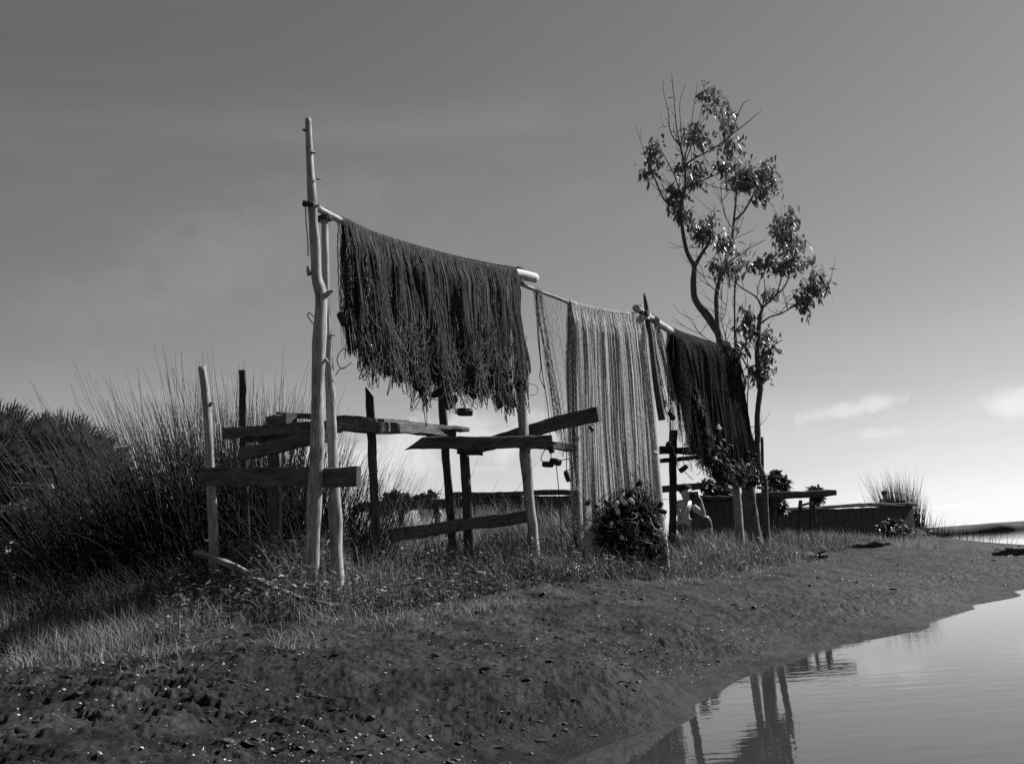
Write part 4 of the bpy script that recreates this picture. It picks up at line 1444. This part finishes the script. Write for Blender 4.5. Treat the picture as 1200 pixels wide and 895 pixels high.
def blades(mb, bx, by, hgt, wid, lean_sd=.3, lean_bias=(-.05, -.05)):
    n = len(bx)
    base = np.stack([bx, by, ground_base(bx, by) - .01], 1)
    a = rng.uniform(0, math.pi, n)
    side = np.stack([np.cos(a), np.sin(a), np.zeros(n)], 1)
    ln = np.stack([rng.normal(lean_bias[0], lean_sd, n), rng.normal(lean_bias[1], lean_sd, n), np.zeros(n)], 1)
    q = np.array([0, .45, .8, 1.0])
    ww = np.array([1, .8, .45, .05])
    ctr = base[:, None] + ln[:, None] * (hgt[:, None] * q[None] ** 2)[..., None]
    ctr[..., 2] += hgt[:, None] * q[None] * (1 - .35 * np.minimum(1, np.linalg.norm(ln, axis=1))[:, None] * q[None])
    v = np.stack([ctr - side[:, None] * (wid[:, None] * ww)[..., None], ctr + side[:, None] * (wid[:, None] * ww)[..., None]], 2)  # n,4,2,3
    b = np.arange(n)[:, None] * 8 + np.arange(3)[None] * 2
    f4 = np.stack([b, b + 1, b + 3, b + 2], -1).reshape(-1, 4)
    uv = np.zeros((n, 8, 2)); uv[..., 1] = rng.uniform(0, 1, n)[:, None]
    mb.add(v.reshape(-1, 3), f4, None, uv.reshape(-1, 2))


def grass_points(n, thmin, thmax, Dmax, power=1.0, fringe=.5):
    th = rng.uniform(thmin, thmax, n)
    De = edge_D(th)
    u = rng.uniform(0, 1, n) ** power
    D = De * (Dmax / De) ** u
    bx, by = th * D, D
    ok = (D < Dmax) & (De < Dmax)
    # ragged front: fewer blades right at the edge
    k = (D - De) / fringe
    ok &= rng.uniform(0, 1, n) < np.clip(k * .8 + .15 + .6 * fbm(bx * 1.7, by * 1.7, 3), 0, 1)
    ok &= ground_base(bx, by) > .08
    return bx[ok], by[ok], D[ok], k[ok]


mg = MB()
bx, by, D, k = grass_points(90000, -.62, .40, 34, 1.5)
hg = np.clip(.05 + .07 * np.clip(k, 0, 3) + .11 * fbm(bx * .8, by * .8, 3), .03, .5) * rng.uniform(.5, 1.3, len(bx))
hg *= np.where(D > 13, 1.15, 1) * np.where(bx / by > .12, .72, 1) * np.where(bx / by < -.24, .62, 1)
blades(mg, bx, by, hg, np.maximum(.0022, .00028 * D), .35)
tag(mg.build("grass", M_GRASS, origin=(0, 0, 0)), "rough green grass covering the bank", "grass", kind="stuff")
mg = MB()
bx, by, D, k = grass_points(42000, -.62, .40, 40, 1.7)
hg = np.clip(.06 + .09 * np.clip(k, 0, 3) + .2 * fbm(bx * .6 + 9, by * .6, 3), .03, .6) * rng.uniform(.5, 1.35, len(bx))
hg *= np.where(bx / by > .12, .6, 1) * np.where(bx / by < -.24, .55, 1)
blades(mg, bx, by, hg, np.maximum(.0014, .0002 * D), .4)
# taller dry stand behind the middle bench
th = rng.uniform(-.14, .10, 14000); D = rng.uniform(10.8, 19, 14000)
blades(mg, th * D, D, rng.uniform(.2, .75, 14000) * (1 + .5 * fbm(th * D * .9, D * .9, 2)), np.full(14000, .0026), .28)
# the left front lawn
th = rng.uniform(-.56, -.27, 3200); D = edge_D(th) + .15 + np.abs(rng.normal(0, .8, 3200))
blades(mg, th * D, D, rng.uniform(.05, .22, 3200), np.full(3200, .002), .4)
th = rng.uniform(.235, .372, 3000); D = rng.uniform(23, 29.5, 3000)
blades(mg, th * D, D, rng.uniform(.15, .5, 3000) * np.interp(D, [23, 29], [.5, 1.2]), np.full(3000, .005), .3)
# tufts straying on to the mud
for _ in range(70):
    t0 = rng.uniform(-.5, .34)
    d0 = edge_D(t0) - abs(rng.normal(.05, .45))
    m_ = int(rng.integers(15, 70))
    x_, y_ = t0 * d0 + rng.normal(0, .07, m_), d0 + rng.normal(0, .07, m_)
    if d0 > 3.5 and ground_base(np.array([t0 * d0]), np.array([d0]))[0] > .1:
        blades(mg, x_, y_, rng.uniform(.03, .13, m_), np.full(m_, .002), .6)
tag(mg.build("dry_grass", M_GRASSPALE, origin=(0, 0, 0)), "paler dry grass standing among the green", "grass", kind="stuff")

mw, ms_ = MB(), MB()


def weed(x, y, h, nleaf, LL):
    z0 = gz1(x, y)
    top = np.array([x + rng.normal(0, .1) * h, y + rng.normal(0, .1) * h, z0 + h])
    pts = resample([(x, y, z0 - .02), ((x + top[0]) / 2 + rng.normal(0, .05) * h, (y + top[1]) / 2, z0 + h * .55), top], 6)
    tube(mw, pts, np.linspace(.003, .0015, 6), 3, cap=False)
    for i in range(nleaf):
        s = rng.uniform(.2, 1)
        b0 = pts[min(5, int(s * 5.99))] + rng.normal(0, .008, 3)
        a = rng.uniform(0, 6.28)
        v, f = leaf_verts(b0, np.array([math.cos(a), math.sin(a), rng.uniform(-.3, .9)]), rng.uniform(*LL), rng.uniform(.006, .012), rng.uniform(0, .4))
        mw.add(v, f, None, np.tile([[0, rng.random()]], (12, 1)))


for _ in range(900):
    t0 = rng.uniform(-.32, .12)
    d0 = edge_D(t0) + abs(rng.normal(0, 1.3)) + .1
    weed(t0 * d0, d0, rng.uniform(.05, .2) + .17 * min(2, d0 - edge_D(t0)) * rng.random() ** 1.5, int(rng.integers(7, 16)), (.03, .075))
for _ in range(380):
    t0 = rng.uniform(-.26, -.16)
    d0 = rng.uniform(8.0, 9.4)
    weed(t0 * d0, d0, rng.uniform(.12, .42), int(rng.integers(9, 18)), (.04, .09))
for _ in range(300):
    t0 = rng.uniform(.08, .36)
    d0 = edge_D(t0) + abs(rng.normal(0, 1.5))
    if d0 < 34:
        weed(t0 * d0, d0, rng.uniform(.04, .14), 8, (.03, .06))
tag(mw.build("weeds", M_WEED, origin=(0, 0, 0), smooth=False), "low leafy weeds glinting at the foot of the racks", "weeds", kind="stuff")

# loose clods of mud, far too many to count
mc = MB()
_ico = []
_ph = (1 + 5 ** .5) / 2
for a_ in (-1, 1):
    for b_ in (-_ph, _ph):
        _ico += [(0, a_, b_), (a_, b_, 0), (b_, 0, a_)]
_ico = np.array(_ico) / math.sqrt(1 + _ph ** 2)
from itertools import combinations
_el = 2 / math.sqrt(1 + _ph ** 2)
_tri = []
for i_, j_, k_ in combinations(range(12), 3):
    if all(abs(np.linalg.norm(_ico[p_] - _ico[q_]) - _el) < .01 for p_, q_ in ((i_, j_), (j_, k_), (i_, k_))):
        nrm_ = np.cross(_ico[j_] - _ico[i_], _ico[k_] - _ico[i_])
        _tri.append((i_, j_, k_) if nrm_ @ _ico[i_] > 0 else (i_, k_, j_))
_tri = np.array(_tri)
ncl = 14000
th = rng.uniform(-.52, .48, ncl)
Dq = 2.4 * (32 / 2.4) ** rng.uniform(0, 1, ncl)
X_, Y_ = th * Dq, Dq
Z_ = ground_z(X_, Y_)
clus = np.clip(.12 + 1.3 * fbm(X_ * 1.1 + 3, Y_ * 1.6, 3), .03, 1)
keep = (Z_ > .015) & (Dq < edge_D(th) + .3) & (rng.uniform(0, 1, ncl) < clus)
X_, Y_, Z_, Dq = X_[keep], Y_[keep], Z_[keep], Dq[keep]
n_ = len(X_)
sz = (.003 + .012 * rng.random(n_) ** 5) * (1 + Dq * .06)
Vc = _ico[None] * (1 + .45 * rng.normal(0, 1, (n_, 12, 1))) * sz[:, None, None] * rng.uniform(.6, 1.3, (n_, 1, 3)) * np.array([1.4, 1.1, .5])
Vc = Vc + np.stack([X_, Y_, Z_ + sz * .2], 1)[:, None]
mc.add(Vc.reshape(-1, 3), None, (np.arange(n_)[:, None, None] * 12 + _tri[None]).reshape(-1, 3), np.repeat(rng.random(n_), 12)[:, None] * np.array([[0, 1]]))
tag(mc.build("mud_clods", M_CLOD, origin=(0, 0, 0), smooth=False), "crumbs and clods of dark mud lying loose on the bank", "clods", kind="stuff")

# debris: shell bits, straw and clods, many pale enough to paint glints on the mud
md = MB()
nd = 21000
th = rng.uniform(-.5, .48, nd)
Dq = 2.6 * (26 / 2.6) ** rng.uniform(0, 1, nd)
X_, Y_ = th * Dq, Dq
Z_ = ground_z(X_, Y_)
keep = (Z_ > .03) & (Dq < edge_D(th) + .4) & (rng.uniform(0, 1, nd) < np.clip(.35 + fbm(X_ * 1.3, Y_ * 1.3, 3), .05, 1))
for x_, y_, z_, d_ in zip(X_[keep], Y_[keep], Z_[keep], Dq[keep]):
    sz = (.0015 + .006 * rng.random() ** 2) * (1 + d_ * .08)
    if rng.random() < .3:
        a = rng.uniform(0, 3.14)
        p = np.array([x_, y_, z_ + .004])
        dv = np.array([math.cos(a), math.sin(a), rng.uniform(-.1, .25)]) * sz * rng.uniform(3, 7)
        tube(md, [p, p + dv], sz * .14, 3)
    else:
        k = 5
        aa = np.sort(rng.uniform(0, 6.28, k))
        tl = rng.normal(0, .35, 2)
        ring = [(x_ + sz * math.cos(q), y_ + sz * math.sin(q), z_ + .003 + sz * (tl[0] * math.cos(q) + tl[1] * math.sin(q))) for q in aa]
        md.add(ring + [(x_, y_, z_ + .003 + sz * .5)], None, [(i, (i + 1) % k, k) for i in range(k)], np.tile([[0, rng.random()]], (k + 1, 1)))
tag(md.build("debris_and_glints", M_DEBRISGLINT, origin=(0, 0, 0), smooth=False), "shell bits and straw scattered over the mud, pale flecks painting its wet glints", "debris", kind="stuff")


# ------------------------------------------------------------------ people
def skin_mesh(name, joints, edges, mat, parent, origin, sub=2):
    me = bpy.data.meshes.new(name)
    me.from_pydata([tuple(j[0]) for j in joints], edges, [])
    me.materials.append(mat)
    o = bpy.data.objects.new(name, me)
    COL.objects.link(o)
    sk = o.modifiers.new("Skin", "SKIN")
    sk.use_smooth_shade = True
    for i, j in enumerate(joints):
        me.skin_vertices[0].data[i].radius = (j[1], j[1] if len(j) < 3 else j[2])
    me.skin_vertices[0].data[0].use_root = True
    sd = o.modifiers.new("Subdivision", "SUBSURF")
    sd.levels = sub
    sd.render_levels = sub
    if parent is not None:
        o.parent = parent
    else:
        o.location = origin
    WO[o.name] = np.asarray(origin, float)
    return o


def ellipsoid(name, c, r, mat, parent, cut=None, nu=18, nv=12, rough=0.0):
    b_ = MB()
    u = np.linspace(0, 2 * math.pi, nu, endpoint=False)
    v_ = np.linspace(0, math.pi, nv)
    V_ = np.stack([np.outer(np.sin(v_), np.cos(u)), np.outer(np.sin(v_), np.sin(u)), np.outer(np.cos(v_), np.ones(nu))], -1)
    if rough:
        V_ = V_ * (1 + rough * rng.normal(0, 1, V_.shape[:2]))[..., None]
    V_ = np.asarray(c) + V_ * np.asarray(r)
    i0 = np.arange(nv - 1)[:, None] * nu
    j = np.arange(nu)[None]
    f = np.stack([i0 + j, i0 + (j + 1) % nu, i0 + nu + (j + 1) % nu, i0 + nu + j], -1).reshape(-1, 4)
    b_.add(V_.reshape(-1, 3), f)
    return b_.build(name, mat, parent)


org = P(804, 642, 18.0)
J = [  # crouching photographer, local metres: x right, y away, z up
    ((0.00, 0.02, .36), .135, .12),      # 0 pelvis
    ((0.01, 0.02, .48), .125, .105),     # 1 waist
    ((0.02, 0.00, .62), .145, .11),      # 2 chest
    ((0.04, -0.01, .70), .12, .095),     # 3 upper chest
    ((0.055, -0.02, .765), .052),        # 4 neck
    ((0.075, -0.05, .82), .072, .076),   # 5 jaw
    ((0.08, -0.04, .88), .088, .092),    # 6 face
    ((0.075, -0.02, .945), .072, .078),  # 7 crown
    ((-0.10, -0.10, .695), .062),        # 8 R shoulder
    ((-0.07, -0.20, .47), .045),         # 9 R elbow
    ((0.035, -0.235, .715), .031),         # 10 R wrist
    ((0.085, -0.225, .785), .036, .022),  # 11 R palm
    ((0.16, 0.10, .685), .062),          # 12 L shoulder
    ((0.31, -0.16, .49), .044),          # 13 L elbow
    ((0.265, -0.22, .72), .030),         # 14 L wrist
    ((0.245, -0.225, .79), .036, .022),  # 15 L palm
    ((0.09, -0.02, .34), .095),          # 16 L hip
    ((0.355, -0.20, .45), .066),         # 17 L knee
    ((0.37, -0.17, .26), .056),          # 18 L calf
    ((0.365, -0.13, .06), .036),         # 19 L ankle
    ((0.40, -0.28, .02), .035, .03),     # 20 L toe
    ((-0.06, -0.07, .33), .095),         # 21 R hip
    ((0.06, -0.42, .10), .065),          # 22 R knee
    ((-0.02, -0.22, .06), .052),         # 23 R calf
    ((-0.08, -0.02, .06), .036),         # 24 R ankle
    ((-0.10, 0.08, .0), .032),           # 25 R toe
    ((0.11, -0.125, .865), .016),        # 26 nose
    ((0.0, -0.045, .865), .018, .01),    # 27 ear
    ((0.165, -0.03, .865), .018, .01),   # 28 ear
]
E = [(0, 1), (1, 2), (2, 3), (3, 4), (4, 5), (5, 6), (6, 7), (3, 8), (8, 9), (9, 10), (10, 11), (3, 12), (12, 13), (13, 14), (14, 15), (0, 16), (16, 17), (17, 18), (18, 19), (19, 20), (0, 21), (21, 22), (22, 23), (23, 24), (24, 25), (6, 26), (6, 27), (6, 28)]
for palm_i, sx in ((11, 1), (15, -1)):
    pc = np.array(J[palm_i][0])
    for fi in range(4):      # fingers curl round the camera body
        b0 = pc + np.array([.01 * sx, -.012 + fi * .003, .038 - fi * .020])
        i1 = len(J)
        J.append((tuple(b0 + np.array([.018 * sx, -.02, .004])), .0095))
        J.append((tuple(b0 + np.array([.046 * sx, -.022, .002])), .0085))
        J.append((tuple(b0 + np.array([.062 * sx, -.004, .0])), .0075))
        E += [(palm_i, i1), (i1, i1 + 1), (i1 + 1, i1 + 2)]
    i1 = len(J)
    J.append((tuple(pc + np.array([.028 * sx, .02, -.02])), .0105))
    J.append((tuple(pc + np.array([.055 * sx, .015, -.01])), .0085))
    E += [(palm_i, i1), (i1, i1 + 1)]
person = skin_mesh("person", J, E, M_SKIN, None, org)
tag(person, "bare-chested person crouching in the grass with a camera held to the face", "person")
LEG = [0, 16, 17, 18, 21, 22, 23]
ix = {a: i for i, a in enumerate(LEG)}
JT = [(J[a][0], J[a][1] * 1.1, (J[a][2] if len(J[a]) > 2 else J[a][1]) * 1.1) for a in LEG]
JT.append(((0.0, 0.02, .44), .14, .125))
skin_mesh("trousers", JT, [(0, 1), (1, 2), (2, 3), (0, 4), (4, 5), (5, 6), (0, 7)], M_CLOTH, person, org)
ellipsoid("hair", org + np.array([.07, .0, .94]), (.112, .112, .088), M_HAIR, person, rough=.03)
for ex in (.065, .135):
    ellipsoid("eye", org + np.array([ex, -.128, .885]), (.012, .008, .007), M_BLACK, person, nu=8, nv=6)

camt = empty("camera", org + np.array([.165, -.25, .79]), "black folding camera held up by the crouching person", "camera")
co = org + np.array([.165, -.25, .79])
b_ = MB(); plank(b_, co + [-.07, 0, 0.03], co + [.07, 0, .03], .11, .06, warp=0, n=5, ragged=0); b_.build("body", M_BLACK, camt, smooth=False)
b_ = MB(); plank(b_, co + [-.055, -.08, -.085], co + [.085, -.08, -.085], .075, .02, warp=0, n=5, ragged=0); b_.build("front_board", M_BLACK, camt, smooth=False)
b_ = MB()
for q in range(5):
    plank(b_, co + [-.045, -.03 - .013 * q, .0 - .014 * q], co + [.05, -.03 - .013 * q, .0 - .014 * q], .07, .008, warp=0, n=4, ragged=0)
b_.build("bellows", M_BLACK, camt, smooth=False)
b_ = MB(); tube(b_, [co + [.0, -.06, .03], co + [.0, -.115, .03]], [.028, .024], 16); b_.build("lens", M_BLACK, camt)

org2 = P(1043, 629, 44.0)
org2[2] = gz1(org2[0], org2[1])
J2 = [((0, 0, .95), .15, .11), ((0, 0, 1.12), .13, .10), ((0, 0, 1.32), .17, .11), ((0, 0, 1.43), .12, .09), ((0, 0, 1.50), .055), ((0, -.01, 1.56), .075), ((0, -.01, 1.64), .09, .1), ((0, 0, 1.72), .07),
      ((-.19, 0, 1.40), .06), ((-.24, .02, 1.12), .045), ((-.20, -.12, .92), .034), ((-.19, -.16, .86), .034, .02),
      ((.19, 0, 1.40), .06), ((.25, .02, 1.12), .045), ((.22, -.1, .92), .034), ((.21, -.14, .86), .034, .02),
      ((-.10, 0, .88), .095), ((-.11, -.02, .50), .062), ((-.12, 0, .08), .042), ((-.13, -.14, .03), .035),
      ((.10, 0, .88), .095), ((.11, -.02, .50), .062), ((.12, 0, .08), .042), ((.13, -.14, .03), .035)]
E2 = [(0, 1), (1, 2), (2, 3), (3, 4), (4, 5), (5, 6), (6, 7), (3, 8), (8, 9), (9, 10), (10, 11), (3, 12), (12, 13), (13, 14), (14, 15), (0, 16), (16, 17), (17, 18), (18, 19), (0, 20), (20, 21), (21, 22), (22, 23)]
for pi_ in (11, 15):
    pc = np.array(J2[pi_][0])
    for fi in range(5):
        i1 = len(J2)
        off = np.array([(.012 * (fi - 2)), -.02 - .01 * (fi % 2), -.05 if fi else -.015])
        J2.append((tuple(pc + off), .0095)); J2.append((tuple(pc + off * 1.7), .008))
        E2 += [(pi_, i1), (i1, i1 + 1)]
p2 = skin_mesh("person", J2, E2, M_SKIN, None, org2)
tag(p2, "distant dark-haired person standing behind the far boarded table near the reed tuft", "person")
skin_mesh("shirt", [((0, 0, .98), .16, .12), ((0, 0, 1.12), .15, .115), ((0, 0, 1.32), .185, .125), ((0, 0, 1.42), .13, .1), ((-.2, 0, 1.40), .075), ((-.235, .02, 1.2), .06), ((.2, 0, 1.40), .075), ((.235, .02, 1.2), .06)],
          [(0, 1), (1, 2), (2, 3), (3, 4), (4, 5), (3, 6), (6, 7)], M_SHIRT, p2, org2)
ellipsoid("hair", org2 + np.array([0, .01, 1.69]), (.12, .125, .11), M_HAIR, p2, rough=.03)

# ------------------------------------------------------------------ light
AZ, EL = math.radians(60), math.radians(38)
sdir = Vector((math.sin(AZ) * math.cos(EL), math.cos(AZ) * math.cos(EL), math.sin(EL)))
sun_d = bpy.data.lights.new("sun", "SUN")
sun_d.energy = 5.0
sun_d.angle = math.radians(0.53)
sun_d.color = (1, 1, 1)
sun_o = bpy.data.objects.new("sun", sun_d)
COL.objects.link(sun_o)
sun_o.rotation_euler = sdir.to_track_quat("Z", "Y").to_euler()

world = bpy.data.worlds.new("World")
scene.world = world
world.use_nodes = True
nt = world.node_tree
nt.nodes.clear()
L = nt.links.new
wo = nt.nodes.new("ShaderNodeOutputWorld")
bg = nt.nodes.new("ShaderNodeBackground")
bg.inputs[1].default_value = 0.052
sky = nt.nodes.new("ShaderNodeTexSky")
sky.sky_type = "NISHITA"
sky.sun_disc = False
sky.sun_elevation = EL
sky.sun_rotation = AZ
sky.altitude = 0
sky.air_density = 1.0
sky.dust_density = 0.25
sky.ozone_density = 1.0
sepc = nt.nodes.new("ShaderNodeSeparateColor")
L(sky.outputs[0], sepc.inputs[0])           # red channel only: black-and-white film behind a red filter
gm = N(nt, "ShaderNodeMath", operation="POWER")
gm.inputs[1].default_value = 1.1
L(sepc.outputs[0], gm.inputs[0])
# thin cloud streaks low in the sky
tc = nt.nodes.new("ShaderNodeTexCoord")
sx_ = nt.nodes.new("ShaderNodeSeparateXYZ")
L(tc.outputs["Generated"], sx_.inputs[0])
def cloud(scale, loc, detail, lo, hi, el_hi, el_lo, amount, prev, dist=.5):
    mpw = nt.nodes.new("ShaderNodeMapping")
    mpw.inputs["Scale"].default_value = scale
    mpw.inputs["Location"].default_value = loc
    L(tc.outputs["Generated"], mpw.inputs[0])
    cn = N(nt, "ShaderNodeTexNoise", i_Scale=2.0, i_Detail=detail, i_Roughness=0.55, i_Distortion=dist)
    L(mpw.outputs[0], cn.inputs["Vector"])
    cr = N(nt, "ShaderNodeMapRange", interpolation_type="SMOOTHSTEP")
    cr.inputs[1].default_value = lo; cr.inputs[2].default_value = hi
    L(cn.outputs[0], cr.inputs[0])
    band = N(nt, "ShaderNodeMapRange", interpolation_type="SMOOTHSTEP")
    band.inputs[1].default_value = el_hi; band.inputs[2].default_value = el_lo
    L(sx_.outputs[2], band.inputs[0])
    cm = N(nt, "ShaderNodeMath", operation="MULTIPLY")
    L(cr.outputs[0], cm.inputs[0]); L(band.outputs[0], cm.inputs[1])
    cm2 = N(nt, "ShaderNodeMath", operation="MULTIPLY_ADD")
    cm2.inputs[1].default_value = amount
    L(cm.outputs[0], cm2.inputs[0]); L(prev.outputs[0], cm2.inputs[2])
    return cm2


# a wide veil of thin cloud along the horizon, then small brighter wisps
cm2 = cloud((1.0, 1.0, 5.0), (0.3, 4.7, .4), 7.0, .22, .72, .21, .015, 3.0, gm)
cm2 = cloud((3.0, 3.0, 22.0), (3.1, 1.7, .4), 8.0, .56, .72, .22, .08, 1.6, cm2)


def wisp(px, py, w, h, tilt, amount, prev):
    """One small drawn-out cloud in a fixed compass direction."""
    d = nrm(ray(px, py))
    e1 = nrm(np.cross(d, [0, 0, 1]))
    e2 = np.cross(e1, d)
    e1, e2 = e1 * math.cos(tilt) + e2 * math.sin(tilt), -e1 * math.sin(tilt) + e2 * math.cos(tilt)
    rough = N(nt, "ShaderNodeTexNoise", i_Scale=30.0, i_Detail=6.0, i_Roughness=0.6, i_Distortion=0.6)
    L(tc.outputs["Generated"], rough.inputs["Vector"])
    sq = []
    for e, k in ((e1, w), (e2, h)):
        dt = N(nt, "ShaderNodeVectorMath", operation="DOT_PRODUCT")
        dt.inputs[1].default_value = tuple(e / k)
        L(tc.outputs["Generated"], dt.inputs[0])
        p2 = N(nt, "ShaderNodeMath", operation="MULTIPLY")
        L(dt.outputs["Value"], p2.inputs[0]); L(dt.outputs["Value"], p2.inputs[1])
        sq.append(p2)
    ad = N(nt, "ShaderNodeMath", operation="ADD")
    L(sq[0].outputs[0], ad.inputs[0]); L(sq[1].outputs[0], ad.inputs[1])
    nz = N(nt, "ShaderNodeMath", operation="MULTIPLY_ADD")
    nz.inputs[1].default_value = 3.2; 
    L(rough.outputs[0], nz.inputs[0]); L(ad.outputs[0], nz.inputs[2])
    mr_ = N(nt, "ShaderNodeMapRange", interpolation_type="SMOOTHSTEP")
    mr_.inputs[1].default_value = 2.9; mr_.inputs[2].default_value = 1.2
    L(nz.outputs[0], mr_.inputs[0])
    o_ = N(nt, "ShaderNodeMath", operation="MULTIPLY_ADD")
    o_.inputs[1].default_value = amount
    L(mr_.outputs[0], o_.inputs[0]); L(prev.outputs[0], o_.inputs[2])
    return o_


cm2 = wisp(1000, 478, .045, .009, .10, 3.6, cm2)
cm2 = wisp(1185, 470, .040, .013, -.05, 3.6, cm2)
cm2 = wisp(1025, 507, .025, .006, -.1, 2.2, cm2)
cm2 = wisp(470, 530, .16, .030, .1, 4.5, cm2)
cm2 = wisp(250, 300, .17, .05, .35, .3, cm2)
cm2 = cloud((1.2, 1.2, 4.0), (7.3, 2.1, .9), 6.0, .45, .85, .6, .3, 0.8, cm2)
# the film's shoulder: the brightest sky near the sun side is held back
q1 = N(nt, "ShaderNodeMath", operation="MULTIPLY_ADD"); q1.inputs[1].default_value = 1 / 24.0; q1.inputs[2].default_value = 1.0
L(cm2.outputs[0], q1.inputs[0])
q2 = N(nt, "ShaderNodeMath", operation="DIVIDE")
L(cm2.outputs[0], q2.inputs[0]); L(q1.outputs[0], q2.inputs[1])
L(q2.outputs[0], bg.inputs[0])
L(bg.outputs[0], wo.inputs[0])

scene.view_settings.view_transform = "Standard"
scene.view_settings.look = "None"
scene.view_settings.exposure = 1.0
scene.view_settings.gamma = 1
scene.view_settings.use_curve_mapping = False
scene.cycles.max_bounces = 6
scene.cycles.transparent_max_bounces = 8
scene.cycles.use_denoising = False
